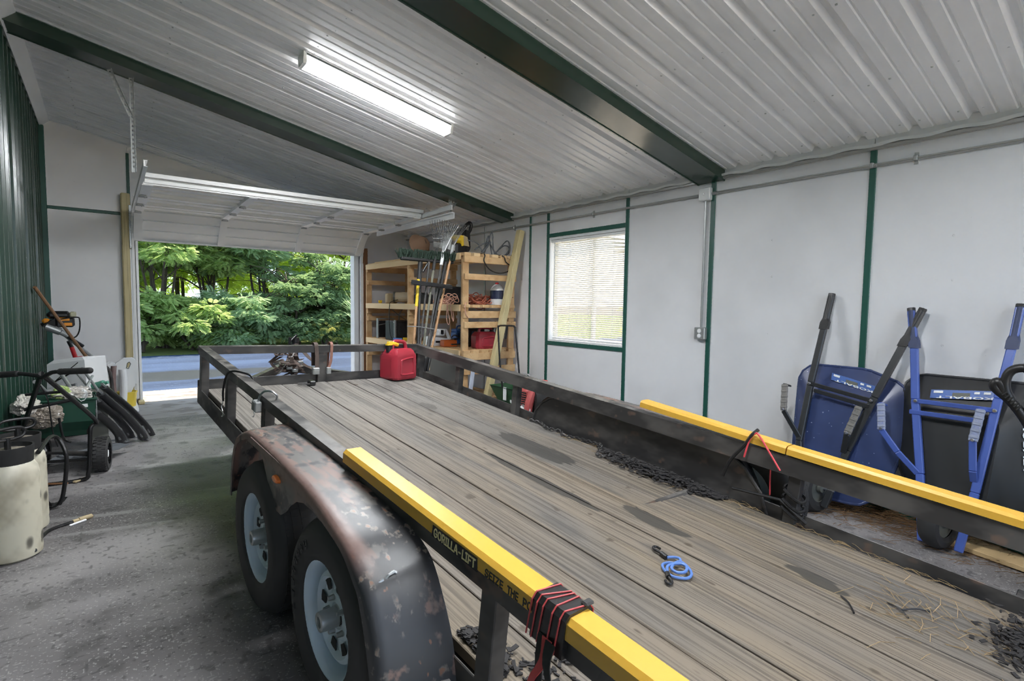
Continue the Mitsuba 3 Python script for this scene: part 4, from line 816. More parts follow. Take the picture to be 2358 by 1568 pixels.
obj('motor', [boxm(SQ+A(-.01, -.085, .15), SQ+A(.03, -.06, .21), .006), boxm(SQ+A(-.10, -.095, .04), SQ+A(.10, -.085, .065))], 'm_black', ms_)
carton('sander', (3.50, 5.98, .843), (3.70, 6.10, .93), pr('m_orange2', SR(214, 108, 48), .45), 'orange power tool lying in front of the bench saw', 'power tool', .01, [('grip', (3.66, 6.0, .93), (3.72, 6.08, .95), 'm_black')])
obj('saw_cord', tube(curve([(3.74, 6.2, .95), (3.70, 6.05, .99), (3.73, 5.95, .95), (3.80, 5.9, .90), (3.62, 5.75, .896), (3.45, 5.72, .896)], 7), .008, 7), 'm_black', label='black cord looping off the bench saw', cat='cord')
bc = thing('tool_box', 'small blue plastic tool box behind the front shelf post', 'tool box')
obj('body', boxm((3.83, 6.22, .843), (3.99, 6.38, 1.02), .012), pr('m_blue', SR(74, 120, 188), .4), bc); obj('lid', [boxm((3.835, 6.225, 1.02), (3.985, 6.375, 1.06), .01), tube(curve([(3.85, 6.25, 1.06), (3.87, 6.25, 1.10), (3.95, 6.25, 1.10), (3.97, 6.25, 1.06)], 4), .01, 7)], 'm_blue', bc); obj('latch', boxm((3.89, 6.21, .98), (3.93, 6.225, 1.04), .003), 'm_darkgrey', bc)
carton('battery_case', (3.80, 5.86, .843), (4.19, 6.1, 1.08), 'm_black', 'black case behind the red gas can on the lower shelf', 'case', .02, [('blue_panel', (3.84, 5.852, .93), (4.1, 5.86, 1.05), 'm_navy')])
wd = thing('funnel_tank', 'white round tank with an orange top behind the front rail', 'tank')
obj('bowl', move(lathe([(0, 0), (.09, .0), (.15, .05), (.155, .07), (.13, .10), (.06, .13), (0, .13)], 28), (4.04, 5.72, 1.12)), 'm_white', wd, smooth=40)
obj('cap', move(lathe([(.06, .0), (.06, .03), (.04, .04), (0, .04)], 24), (4.03, 5.72, 1.25)), 'm_orange2', wd)
obj('stand', boxm((3.98, 5.67, .843), (4.1, 5.77, 1.12), .01), 'm_white', wd)
def gas_can(P, w, d, h, label, rz, spout):
    k = thing('gas_can', label, 'gas can'); m = 'm_gas'
    L = []
    pts = []
    for z, sx, sy in ((0, .92, .9), (.02, 1, 1), (h*.60, 1, 1), (h*.74, .86, .86), (h*.80, .74, .72)):
        for a, b in ((-1, -.7), (-.8, -1), (.8, -1), (1, -.7), (1, .7), (.8, 1), (-.8, 1), (-1, .7)): pts.append((a*w/2*sx, b*d/2*sy, z))
    body = hull(pts)
    hd = tube(curve([(w*.34, 0, h*.74), (w*.30, 0, h*.90), (w*.20, 0, h*.97), (-w*.12, 0, h*.99), (-w*.22, 0, h*.93), (-w*.26, 0, h*.76)], 5), .019, 10)
    rec = []
    rec = [tube(curve([(-w*.20, -d/2-.001, h*.14), (w*.26, -d/2-.001, h*.14), (w*.30, -d/2-.001, h*.2), (w*.28, -d/2-.001, h*.5), (w*.2, -d/2-.001, h*.56), (-w*.18, -d/2-.001, h*.52), (-w*.24, -d/2-.001, h*.45), (-w*.24, -d/2-.001, h*.2)], 4, True), .010, 8, True)]
    rec += [hull([(a*w/2*1.0, b, z) for a in (-1.0, -1.012) for b, z in ((-d*.28, h*.1), (d*.28, h*.1), (d*.28, h*.55), (-d*.28, h*.55))])]
    place = lambda g: move(join(g) if isinstance(g, list) else g, P, rz=rz)
    obj('body', place([body, hd]+rec), m, k, smooth=30)
    if spout == 'yellow':
        obj('collar', place(rod((-w*.36, 0, h*.72), (-w*.38, 0, h*.88), .033, 16)), 'm_black', k)
        obj('spout', place([rod((-w*.38, 0, h*.90), (-w*.38, 0, h*.93), .036, 16), bar((-w*.44, 0, h*.96), (-w*.10, 0, h*.93), .045, .035, .008), rod((-w*.2, 0, h*.94), (-w*.02, .0, h*.90), .02, 10)]), 'm_saw_yellow', k)
    else:
        obj('collar', place(rod((w*.30, 0, h*.72), (w*.34, 0, h*.86), .03, 14)), 'm_black', k)
        obj('spout', place(rod((w*.33, 0, h*.82), (w*.54, 0, h*1.28), .017, 10)), 'm_black', k)
    return k
pr('m_gas', SR(150, 44, 56), .34)
gas_can(A(3.85, 5.57, .845), .31, .20, .265, 'red gas can with a black spout on the lower shelf', -8, 'black')
# on the floor by the shelves
cv = thing('mower_hood', 'grey moulded plastic cover with a pale square on the floor behind the trailer rail', 'cover')
obj('shell', hull([A(3.27, 5.80, floor_z(6)+.01)+RI*a+NI*d+Z3*z for a, d, z in [(-.22, 0, 0), (.30, 0, 0), (-.24, 0, .50), (-.14, .0, .66), (.0, 0, .74), (.33, .0, .74), (.30, .25, .0), (-.22, .25, 0), (-.1, .25, .70), (.33, .25, .74), (-.24, .2, .5)]]), pr('m_cover', SR(96, 96, 92), .35), cv)
obj('badge', hull([A(3.27, 5.80, floor_z(6)+.01)+RI*a-NI*o+Z3*z for a, z in ((-.16, .52), (-.08, .52), (-.07, .53), (-.07, .62), (-.08, .63), (-.155, .62), (-.165, .61), (-.165, .53)) for o in (-.004, .004)]), 'm_tan', cv)
obj('window', hull([A(3.27, 5.80, floor_z(6)+.01)+RI*a-NI*o+Z3*z for a, z in ((.0, .74), (.33, .73), (.30, .60), (.16, .62)) for o in (-.004, .004)]), 'm_black', cv)
obj('table_leg', [bar((3.53, 5.33, .68), (3.43, 5.31, .05), .05, .03, .006), rod((3.53, 5.33, .66), (3.533, 5.329, .70), .025, 10)], pr('m_leg', SR(176, 182, 196), .35), label='pale grey folding metal leg beside the grey cover', cat='leg')
fn = thing('hand_truck', 'black and silver folding hand truck on the floor under the shelves', 'hand truck')
obj('frame', [boxm((3.30+dx, 7.42, .07), (3.325+dx, 7.45, .72), .004) for dx in (0, .12)] + [boxm((3.28, 7.42, z), (3.45, 7.44, z+.03), .004) for z in (.5, .58, .68)], 'm_black', fn)
obj('brace', [bar((3.31, 7.41, .12), (3.43, 7.41, .30), .02, .01), boxm((3.335, 7.41, .1), (3.40, 7.42, .45), .003)], 'm_galv', fn)
small_wheel((3.27, 7.44, .145), A(1, -.2, 0)/1.02, .075, .04, 'wheel', fn); small_wheel((3.50, 7.44, .145), A(1, -.2, 0)/1.02, .075, .04, 'wheel', fn)
bt = thing('bar_clamp', 'blue handled clamp with a yellow head on the lower shelf edge', 'clamp')
obj('handle', [rod((3.40, 7.30, .872), (3.52, 7.26, .866), .02, 10), rod((3.41, 7.30, .876), (3.41, 7.30, .862), .018, 10)], 'm_blue', bt); obj('jaw', [bar((3.53, 7.255, .868), (3.66, 7.2, .866), .05, .05, .01)], 'm_saw_yellow', bt)

# leaning post, push spreader, blue pole, red blower
lb = obj('timber_post', bar((3.665, 5.30, .045), (4.20, 5.30, 2.34), .075, .085, .004, up=(0, 1, 0)), 'm_treated', label='greenish treated timber post leaning on the right wall', cat='timber')
g2 = thing('lawn_spreader', 'green lawn spreader with a black U-shaped handle by the right wall', 'spreader')
GP = A(3.79, 4.82, floor_z(4.8))
obj('hopper', sheet(np.array([[GP+A(a*s, b*s2, z) for a, b in ((-1, -1), (1, -1), (1, 1), (-1, 1), (-1, -1))] for z, s, s2 in ((.17, .10, .17), (.19, .10, .17), (.42, .17, .29), (.425, .18, .30), (.42, .165, .285), (.2, .09, .16))])), pr('m_spr_green', SR(36, 74, 46), .4), g2)
obj('strip', hull([GP+A(x_, y_, z_) for x_ in (-.165, -.17) for y_, z_ in ((-.03, .43), (.03, .43), (.03, .28), (-.03, .28))]), 'm_white', g2)
lg = thing  # the oval emblem on the hopper
om = [move(lathe([(0, .002), (.05, .002), (.052, 0)], 24), (0, 0, 0))]; ov = om[0]; ov.vertices[:, 1] *= .62
Rm_ = np.array([[0, 0, -1.], [-1., 0, 0], [0, 1., 0]])
ov.apply_transform(M4(Rm_, GP+A(-.128, -.10, .275))); obj('emblem', ov, 'm_white', g2)
st = meshkit.text_mesh('S', .04, .001, bold=True); st.apply_translation((-st.bounds[:, 0].mean(), -.02, 0)); st.apply_transform(M4(Rm_, GP+A(-.1305, -.10, .275))); obj('lettering', st, 'm_spr_green', g2)
obj('handle', tube(curve([GP+A(-.02, .20, .2), GP+A(-.06, .235, .62), GP+A(-.085, .255, 1.08), GP+A(-.085, .235, 1.12), GP+A(-.085, .19, 1.13), GP+A(-.085, -.02, 1.135), GP+A(-.085, -.065, 1.12), GP+A(-.085, -.085, 1.06), GP+A(-.06, -.12, .64), GP+A(-.03, -.14, .25)], 5), .0105, 8), 'm_black', g2)
obj('hand_lever', bar(GP+A(-.095, .07, 1.13), GP+A(-.09, .10, .98), .02, .03, .005), 'm_black', g2)
small_wheel(GP+A(-.11, .27, .10), A(1, -.15, 0)/1.011, .10, .05, 'wheel', g2, 'm_darkgrey'); small_wheel(GP+A(-.11, -.27, .10), A(1, -.15, 0)/1.011, .10, .05, 'wheel', g2, 'm_darkgrey')
obj('pole', rod((4.12, 5.52, .035), (4.215, 5.46, 1.53), .0135, 10), pr('m_blue_pole', SR(46, 50, 104), .4), label='dark blue pole leaning on the right wall behind the timber post', cat='pole')
bw = thing('leaf_blower', 'faded red leaf blower on the floor behind the trailer fender', 'leaf blower')
BP = A(3.62, 4.25, floor_z(4.2))
pr('m_red_faded', SR(176, 84, 82), .5)
obj('stand_crate', boxm(BP+A(-.12, -.17, 0), BP+A(.16, .2, .22), .02), 'm_black', label='black crate under the red leaf blower', cat='crate')
obj('housing', [move(lathe([(0, -.09), (.12, -.09), (.15, -.05), (.15, .05), (.12, .09), (0, .09)], 28), BP+A(.02, -.05, .38), rx=90, rz=70)], 'm_black_rough', bw, smooth=30)
obj('shroud', [tube(curve([BP+A(-.12, .0, .26), BP+A(-.11, -.02, .38), BP+A(-.06, -.03, .50), BP+A(.0, -.05, .55), BP+A(.06, -.1, .55)], 5), .045, 10), boxm(BP+A(-.08, .05, .24), BP+A(.08, .22, .50), .04)], 'm_red_faded', bw)
obj('vents', [boxm(BP+A(-.085, .08, .27+k*.024), BP+A(-.078, .19, .28+k*.024)) for k in range(8)], 'm_black', bw, kind='stuff')
obj('label', boxm(BP+A(-.135, -.05, .27), BP+A(-.125, .0, .30)), 'm_white', bw)
obj('outlet', rod(BP+A(-.10, .03, .23), BP+A(-.14, .10, .29), .05, 14), 'm_galv', bw)

# long handled tools bundled upright in the front right corner of the trailer bed
def handled(name, label, cat, p, q, r, mat, grip=None, head=None):
    k = thing(name, label, cat); p, q = A(*p), A(*q); obj('handle', rod(p, q, r, 10), mat, k)
    if grip: obj('grip', rod(p, p+(q-p)*grip, r*1.3, 10), 'm_black', k)
    return k, p, q, (q-p)/np.linalg.norm(q-p)
pr('m_oldwood2', SR(158, 122, 88), .65); pr('m_grey_handle', SR(96, 96, 84), .5); pr('m_yel_handle', SR(206, 178, 40), .4)
k, p, q, d = handled('push_broom', 'push broom with a dark green bristle head standing in the trailer corner', 'broom', (2.56, 4.93, .672), (2.70, 5.12, 1.86), .016, 'm_black')
obj('block', bar((2.46, 5.10, 1.87), (3.11, 5.14, 1.865), .06, .035, .01), 'm_black_rough', k)
bm = []
rg = np.random.default_rng(4)
for i in range(420):
    s = rg.uniform(0, 1); y_ = rg.uniform(-.035, .035); b0 = A(2.455+.665*s, 5.12+y_, 1.88); bm.append(rod(b0, b0+A(rg.normal(0, .014), y_*.5+rg.normal(0, .01), rg.uniform(.065, .10)), .006, 4, .004))
obj('bristles', bm, pr('m_bristle', SR(20, 38, 27), .85), k, kind='stuff')
obj('socket', [rod((2.70, 5.12, 1.79), (2.70, 5.12, 1.87), .022, 10), bar((2.72, 5.11, 1.74), (2.80, 5.12, 1.86), .02, .02, .004)], 'm_black', k)
k, p, q, d = handled('yellow_pole_tool', 'tool with a wood and yellow handle at the left of the bundle', 'garden tool', (2.52, 4.97, .70), (2.66, 5.09, 1.66), .0145, 'm_oldwood2')
obj('sleeve', rod(p+(q-p)*.70, q, .0175, 10), 'm_yel_handle', k); obj('top_grip', rod(q, q+d*.20, .019, 10), 'm_black', k)
def rake(i, p, q, mat, label, spread, n=11, L=.32):
    k, p, q, d = handled('leaf_rake', label, 'rake', p, q, .0125, mat, .12)
    s = RI; obj('socket', rod(q-d*.12, q+d*.04, .018, 10), ('m_black', 'm_white', 'm_galv')[i % 3], k)
    for j in range(n):
        a = (j/(n-1)-.5)*2*spread; e = q+d*(L*(1-.12*abs(a)))+s*(a*L*.8)+NI*(-.0)
        m1 = q+d*(L*.55)+s*a*L*.38
        obj('tine', tube(curve([q, m1, e, e+d*.012-NI*.04], 4), .0026, 5), 'm_steel' if i != 1 else 'm_galv', k)
    obj('brace', tube(curve([q+d*L*.55+s*(a*spread*L*.38) for a in (-1, -.3, .3, 1)], 4), .0035, 5), 'm_galv', k)
rake(0, (2.60, 4.94, .675), (2.86, 5.10, 1.88), 'm_grey_handle', 'leaf rake with a dim grey handle and thin tall tines', .30, 9, .44)
rake(1, (2.63, 4.93, .672), (2.96, 5.10, 1.94), 'm_steel', 'leaf rake with a white socket in the middle of the bundle', .42, 11, .36)
rake(2, (2.69, 4.95, .69), (3.10, 5.13, 2.02), 'm_oldwood2', 'wood handled rake leaning furthest right in the bundle', .5, 12, .28)
k, p, q, d = handled('shovel', 'black handled tool in the middle of the bundle', 'shovel', (2.65, 4.96, .68), (3.06, 5.14, 2.05), .019, 'm_black', .1)
obj('collar', rod(q-d*.05, q+d*.08, .023, 10), 'm_galv', k)
k, p, q, d = handled('steel_rod', 'thin black pole standing in the tool bundle', 'pole', (2.57, 4.95, .675), (2.78, 5.08, 1.85), .011, 'm_steel', .15)
obj('tool_rack', [bar((2.535, 5.005, 1.625), (3.03, 5.02, 1.585), .02, .045, .004), tube([(2.51, 4.975, 1.595), (3.05, 4.99, 1.585)], .004, 6)], 'm_black', label='black bar tying the upright tool handles together', cat='tool rack')
obj('tie_wire', [tube(curve([(2.45, 4.93, 1.17), (2.6, 4.94, 1.16), (2.80, 4.98, 1.13)], 4), .005, 6)], 'm_galv', label='pale wire tied around the tool handles', cat='wire')

# ---------------------------------------------------------------- wheelbarrows leaning on the right wall
def wp(y, z, off=0.): return A(3.85+.255*z+off, y, z)
def rring(corners, off, r, n=6):
    g = Polygon(corners).buffer(-r).buffer(r, quad_segs=n)
    ln = g.exterior; N = 48; c0 = np.array(g.centroid.coords[0]); pts = np.array([ln.interpolate(i/N, normalized=True).coords[0] for i in range(N)])
    a = np.arctan2(pts[:, 1]-c0[1], pts[:, 0]-c0[0]); k = int(np.argmin(a)); pts = np.roll(pts, -k, 0)
    return [wp(q[0], q[1], off) for q in pts]
def barrow(label, tray_mat, frame_mat, grip_mat, hL, hR, rim, mid, bot, legs, cross, wheel_y, decal, word, grip=.2):
    k = thing('wheelbarrow', label, 'wheelbarrow')
    rings = [rring(bot, .035, .05), rring(mid, .065, .07), rring(rim, .120, .11), rring(rim, .132, .11)]
    outer = np.array([r+[r[0]] for r in rings]); floor_ = np.array([[np.mean(rings[0], 0)]*49, rings[0]+[rings[0][0]]])
    obj('tray', [sheet(outer, .004), sheet(floor_)], tray_mat, k, smooth=40)
    obj('rim', tube([p for p in rring(rim, .128, .11)], .012, 8, True), tray_mat, k, smooth=40)
    for h in (hL, hR):
        p = [wp(*q, -.0) for q in h]
        obj('handle', join([bar(a, b, .042, .034, .005, up=(1, 0, 0)) for a, b in zip(p, p[1:])]), frame_mat, k)
        d = (p[0]-p[1])/np.linalg.norm(p[0]-p[1])
        obj('grip', [rod(p[0]-d*.18, p[0]+d*.01, .022, 12), hull([q+s*A(0, .028, 0)+t*A(.022, 0, 0) for q in (p[0]-d*.20, p[0]-d*.25) for s in (-1, 1) for t in (-1, 1)]+[p[0]-d*.15+A(0, s*.02, 0) for s in (-1, 1)]+[p[0]-d*.15+A(s*.02, 0, 0) for s in (-1, 1)])], grip_mat, k, smooth=35)
        obj('grip_end', rod(p[0]+d*.0, p[0]+d*.018, .0235, 12), 'm_black', k)
    for (y0, z0), (y1, z1) in cross: obj('cross_brace', bar(wp(y0, z0, -.02), wp(y1, z1, -.02), .028, .012, .003, up=(1, 0, 0)), frame_mat, k)
    for lg_ in legs:
        p = [wp(y, z, o) for y, z, o in lg_]
        obj('leg', join([bar(a, b, .036, .014, .004, up=(1, 0, 0)) for a, b in zip(p, p[1:])] + [bar(p[0], wp(lg_[0][0], lg_[0][1]-.02, -.0), .03, .012, .003)]), frame_mat, k)
        a, b = p[0], p[1]; d = (b-a); n = 5
        obj('foot_grip', join([bar(a+d*(i/n), a+d*((i+.62)/n), .046, .022, .006, up=(1, 0, 0)) for i in range(n)] + [bar(a, b, .044, .014, .004, up=(1, 0, 0))]), pr('m_worn_'+tray_mat[2:], SR(104, 102, 98) if frame_mat == 'm_frame_black' else SR(128, 136, 158), .45) if 'm_worn_'+tray_mat[2:] not in scene else 'm_worn_'+tray_mat[2:], k)
        obj('bolt', [move(lathe([(0, .008), (.007, .008), (.011, 0)], 8), q+A(-.012, 0, .01), ry=-90) for q in (b,)], 'm_chrome', k)
    bolts = []
    for (y0, z0), (y1, z1) in cross[:1]:
        for y_, z_ in ((y0, z0), (y1, z1)): bolts.append(obj('bolt', move(lathe([(0, .008), (.008, .008), (.012, 0)], 8), wp(y_, z_, -.03), ry=-90), 'm_chrome', k))
    wz = .175; R_ = .172; w = .105
    t = lathe([(.10, -w/2*.7), (.125, -w/2), (.155, -w/2*.9), (.168, -w/2*.55), (R_, 0), (.168, w/2*.55), (.155, w/2*.9), (.125, w/2), (.10, w/2*.7)], 40); t = move(t, rx=90)
    wc_ = wp(wheel_y, wz, -.01)
    wl = obj('wheel', move(t, wc_, rz=-10), 'm_rubber', k, smooth=40)
    obj('hub', move(move(lathe([(0, -.05), (.03, -.05), (.034, -.02), (.10, -.025), (.104, -.03), (.104, .03), (.10, .025), (.034, .02), (.03, .05), (0, .05)], 28), rx=90), wc_, rz=-10), 'm_darkgrey', wl, smooth=35)
    obj('axle', rod(wc_-A(0, .12, 0), wc_+A(0, .12, 0), .009, 8), 'm_chrome', wl)
    if decal:
        P = np.array([[wp(y, z, o) for y, z, o in row] for row in decal]); dk = obj('decal', sheet(P, .0015), 'm_decal', k, label='blue product label')
        a, b, c_ = P[0, 0], P[0, -1], P[-1, 0]; xx = (b-a); yy = (a-c_)
        for i, (u0, u1, v0, v1, mt) in enumerate(((.05, .2, .62, .9, 'm_white'), (.35, .62, .25, .7, 'm_darkgrey'), (.68, .76, .6, .85, 'm_white'), (.82, .92, .6, .85, 'm_white'))):
            f_ = lambda u, v: c_+xx*u+yy*v+A(-.0035, 0, 0)
            obj('print', hull([f_(u, v)+A(o, 0, 0) for u in (u0, u1) for v in (v0, v1) for o in (0, .001)]), mt, dk)
        g = meshkit.text_mesh('KOBALT', .014, .001, bold=True); b_ = g.bounds; g.apply_translation((-b_[0, 0], 0, 0)); g.vertices[:, 0] *= .26/(b_[1, 0]-b_[0, 0])*np.linalg.norm(xx)/.3
        Rx = np.stack([-xx/np.linalg.norm(xx), -yy/np.linalg.norm(yy), np.cross(xx, yy)/np.linalg.norm(np.cross(xx, yy))], 1)
        g.apply_transform(M4(Rx, c_+xx*.97+yy*.28+A(-.004, 0, 0))); obj('lettering', g, 'm_white', dk)
    if word:
        (y0, z0, o0), (y1, z1, o1), hgt = word; a, b = wp(y0, z0, o0), wp(y1, z1, o1); d = b-a; L = np.linalg.norm(d); d /= L
        g = meshkit.text_mesh('KOBALT', hgt, .002, bold=True); g.apply_translation((-g.bounds[0, 0], 0, 0)); g.vertices[:, 0] *= L/g.bounds[1, 0]
        nn = A(-.72, -.69, .0); nn -= (nn@d)*d; nn /= np.linalg.norm(nn); Rx = np.stack([d, np.cross(nn, d), nn], 1)
        g.apply_transform(M4(Rx, a)); obj('lettering', g, 'm_white', k)
    return k
pr('m_decal', SR(76, 106, 170), .3)
def f_bluetray(p, n, uv):
    e = noise(p.x*60, p.y*60, p.z*60); d = fbm(p.x*6, p.y*6, p.z*6, 3)
    return mix(mix((.022, .036, .105), (.034, .054, .145), d), (.30, .34, .46), smoothstep(.90, .97, e)*.8)
pr('m_tray_blue', proc(f_bluetray), .3, spec=.6)
pr('m_tray_black', SR(34, 36, 38), .38)
pr('m_frame_blue', SR(70, 92, 162), .32)
pr('m_frame_black', SR(42, 44, 46), .35)
barrow('wheelbarrow with a glossy dark blue tray and black frame leaning on the right wall', 'm_tray_blue', 'm_frame_black', 'm_black',
       [(1.656, 1.50), (1.70, .87), (1.715, .45), (1.63, .05)], [(1.102, 1.40), (1.29, .82), (1.40, .45), (1.49, .05)],
       [(1.84, .90), (1.78, .985), (1.40, .985), (1.15, .90), (1.115, .55), (1.17, .30), (1.30, .085), (1.62, .075), (1.80, .35)], [(1.77, .82), (1.25, .80), (1.28, .32), (1.68, .28)], [(1.72, .76), (1.33, .72), (1.37, .34), (1.68, .32)],
       [[(1.845, .845, -.08), (1.815, .66, -.10), (1.715, .475, -.01)], [(1.345, .76, -.08), (1.385, .575, -.10), (1.42, .43, -.01)]],
       [((1.70, .865), (1.30, .80)), ((1.665, .82), (1.31, .76))], 1.555,
       [[(1.60-.28*i/4, .945-.06*i/4-.05*j, .078-.0*j) for i in range(5)] for j in (0, 1)], ((1.19, .50, .13), (1.235, .27, .13), .045))
barrow('wheelbarrow with a black tray and bright blue frame next to the dark blue one', 'm_tray_black', 'm_frame_blue', 'm_grip_navy' if pr('m_grip_navy', SR(40, 52, 86), .5) else '',
       [(1.158, 1.40), (1.115, 1.18), (1.068, .84), (.99, .40), (.935, .02)], [(.637, 1.43), (.65, 1.22), (.68, .90), (.726, .36), (.764, .02)],
       [(1.175, .93), (1.11, .985), (.50, .985), (.44, .90), (.40, .45), (.50, .10), (.98, .085), (1.135, .40)], [(1.10, .84), (.60, .86), (.60, .22), (1.02, .20)], [(1.05, .76), (.66, .78), (.68, .28), (1.0, .26)],
       [[(1.225, .80, -.08), (1.195, .64, -.10), (1.10, .52, -.08), (1.0, .40, -.01)], [(.735, .84, -.08), (.748, .66, -.10), (.738, .49, -.06), (.735, .42, -.01)]],
       [((1.06, .835), (.685, .835)), ((1.085, .765), (.755, .765))], .865,
       [[(1.01-.31*i/4, .905+.03*i/4-.052*j, .062-.004*j) for i in range(5)] for j in (0, 1)], ((.575, .775, .068), (.545, .50, .068), .055))
gc = thing('garden_cart', 'moulded black cart handle reaching in at the right edge in front of the black tray', 'cart')
def cx(y, z, x=3.75): return A(x, y, z)
obj('handle', [tube(curve([cx(.43, .66), cx(.50, .82), cx(.57, .93), cx(.628, .985), cx(.645, 1.01), cx(.636, 1.03), cx(.62, 1.02), cx(.60, .975)], 6), .024, 12), tube(curve([cx(.575, .94), cx(.597, .99), cx(.602, 1.04), cx(.590, 1.085), cx(.565, 1.108), cx(.53, 1.112), cx(.50, 1.08), cx(.49, 1.0), cx(.51, .86)], 6), .022, 12)], 'm_black', gc, smooth=40)
obj('finger_ridges', [bar(cx(.608-.012*i, .965-.014*i, 3.722), cx(.588-.012*i, .985-.012*i, 3.722), .006, .008, .002) for i in range(6)], 'm_black_rough', gc, kind='stuff')
obj('tow_bar', tube(curve([cx(.43, .66), cx(.40, .55), cx(.36, .2), cx(.33, .05)], 5), .02, 10), 'm_black', gc)
obj('tub', hull([A(3.55+x_, y_, z_) for x_, y_, z_ in ((0, .36, .10), (.4, .36, .10), (-.05, .30, .42), (.45, .30, .42), (0, -.2, .10), (.4, -.2, .10), (-.05, -.25, .42), (.45, -.25, .42))]), 'm_black_rough', gc)
obj('blue_rod', tube(curve([A(4.12, .56, .985), A(4.08, .50, .99), A(4.05, .40, 1.01)], 4), .014, 8), 'm_frame_blue', label='blue rod lying across the top of the black tray at the right edge', cat='rod')
# straw, boards and litter along the wall
pr('m_straw', SR(120, 92, 62), .8); pr('m_straw_pale', SR(160, 136, 100), .8)
rs = np.random.default_rng(11); st = []
for i in range(2600):
    y_ = rs.uniform(.2, 2.3); x_ = 4.23 - abs(rs.normal(0, .16)); 
    if x_ < 3.6: continue
    a = rs.uniform(0, PI); L = rs.uniform(.05, .14); zz_ = floor_z(y_)+rs.uniform(.003, .06)*max(.15, 1-(4.23-x_)/.3)
    p = A(x_, y_, zz_); d = A(math.cos(a), math.sin(a), rs.normal(0, .12))*L
    if (p+d)[0] > 4.262: continue
    st.append(tube([p, p+d*.5+A(0, 0, .006), p+d], .0014, 3))
obj('pine_straw', st, 'm_straw', label='brown pine straw piled along the foot of the right wall', cat='pine straw', kind='stuff')
obj('wood_board', [bar((4.10, .80, .012), (3.86, -.30, .012), .26, .028, .003)], pr('m_ply', SR(196, 168, 124), .65), label='pale plywood offcut on the floor by the right wall', cat='board')
obj('garden_hose', tube(curve([(4.16, .72, .035), (4.10, .55, .034), (4.06, .4, .034), (4.05, .1, .034)], 5), .007, 6), 'm_green_strip', label='thin green hose lying over the plywood offcut', cat='hose')

# ---------------------------------------------------------------- small things on the trailer
TW = lambda pts: np.array([tw(*p) for p in pts])
gas_can(tw(2.60, 4.58, DK)+A(0, 0, .004), .29, .27, .37, 'red gas can with a yellow spout in the corner of the trailer bed', 14, 'yellow')
ps = thing('padlock', 'small black open padlock lying on the deck planks', 'padlock')
obj('body', trl([boxm((1.70, 4.505, DK+.002), (1.755, 4.575, DK+.045), .008)]), 'm_black', ps)
obj('shackle', tube(TW(curve([(1.705, 4.515, DK+.02), (1.66, 4.518, DK+.02), (1.628, 4.525, DK+.02), (1.612, 4.545, DK+.02), (1.628, 4.563, DK+.02), (1.66, 4.566, DK+.02), (1.705, 4.565, DK+.02)], 5)), .0055, 8), 'm_steel', ps)
p2 = thing('padlock', 'laminated padlock hanging over the near rail', 'padlock')
obj('body', trl([boxm((.835, 2.99, -.885), (.872, 3.06, -.825), .006)] ), 'm_galv', p2)
obj('shackle', tube(TW(curve([(.855, 3.01, -.83), (.86, 2.99, -.79), (.875, 2.965, -.76), (.90, 2.93, -.755), (.925, 2.92, -.775), (.93, 2.935, -.80)], 6)), .006, 8), 'm_chrome', p2)
def s_hook(P, s=1.):
    return curve([P+A(0, 0, 0), P+A(.01, .03, -.02)*s, P+A(.0, .035, -.055)*s, P+A(.0, .0, -.075)*s, P+A(.0, -.025, -.10)*s, P+A(0, -.01, -.13)*s, P+A(0, .02, -.135)*s], 5)
bc_ = thing('bungee_cord', 'black bungee cord with wire hooks hung over the near rail', 'bungee cord')
obj('cord', tube(TW(curve([(.872, 3.84, -1.03), (.868, 3.83, -.95), (.866, 3.74, -.83), (.875, 3.64, -.785), (.91, 3.55, -.778), (.945, 3.47, -.79), (.955, 3.44, -.86), (.95, 3.43, -.93)], 6)), .0065, 8), 'm_black', bc_)
for q in ((.868, 3.84, -1.03), (.95, 3.43, -.93)): obj('hook', tube(TW(s_hook(A(*q), .8)), .0032, 6), 'm_chrome', bc_)
# ratchet straps over the front rail, the pile on the tongue
stp = lambda pts, w: sheet(np.array([[tw(c+s*w/2, t, u) for c, t, u in pts] for s in (-1, 1)]), .003)
k = thing('ratchet_strap', 'dark ratchet strap hung over the front rail by the middle post', 'ratchet strap')
obj('webbing', stp(curve([(1.80, 4.622, -1.0), (1.80, 4.626, -.92), (1.795, 4.632, -.845), (1.79, 4.634, -.80), (1.79, 4.65, -.782), (1.79, 4.69, -.782), (1.79, 4.71, -.82), (1.80, 4.71, -1.0)], 4), .035), pr('m_strap', SR(74, 62, 56), .7), k)
obj('buckle', trl([boxm((1.76, 4.60, -1.06), (1.82, 4.64, -1.0), .005), boxm((1.77, 4.595, -1.035), (1.81, 4.60, -1.015))]), 'm_galv', k)
k = thing('ratchet_strap', 'brown ratchet strap hung over the front rail right of the middle post', 'ratchet strap')
obj('webbing', stp(curve([(1.90, 4.622, -1.03), (1.925, 4.624, -.95), (1.932, 4.632, -.845), (1.932, 4.634, -.80), (1.932, 4.65, -.78), (1.932, 4.69, -.78), (1.932, 4.71, -.84), (1.93, 4.71, -1.02)], 4), .026), pr('m_strap_brown', SR(124, 88, 76), .7), k)
obj('buckle', trl([boxm((1.885, 4.60, -1.06), (1.925, 4.63, -1.0), .004)]), 'm_galv', k)
rk = np.random.default_rng(8)
def pile(n, sd):
    g = np.random.default_rng(sd); out = []
    for i in range(n):
        c0, t0 = g.uniform(1.60, 1.80), g.uniform(4.85, 5.15); h = g.uniform(-1.10, -.93)
        pts = [(c0+g.normal(0, .05), t0+g.normal(0, .05), h+g.normal(0, .04)) for _ in range(5)]; out.append(stp(curve(pts, 4), .03))
    return out
k = thing('strap_pile', 'heap of dark straps and buckles on the trailer tongue', 'straps')
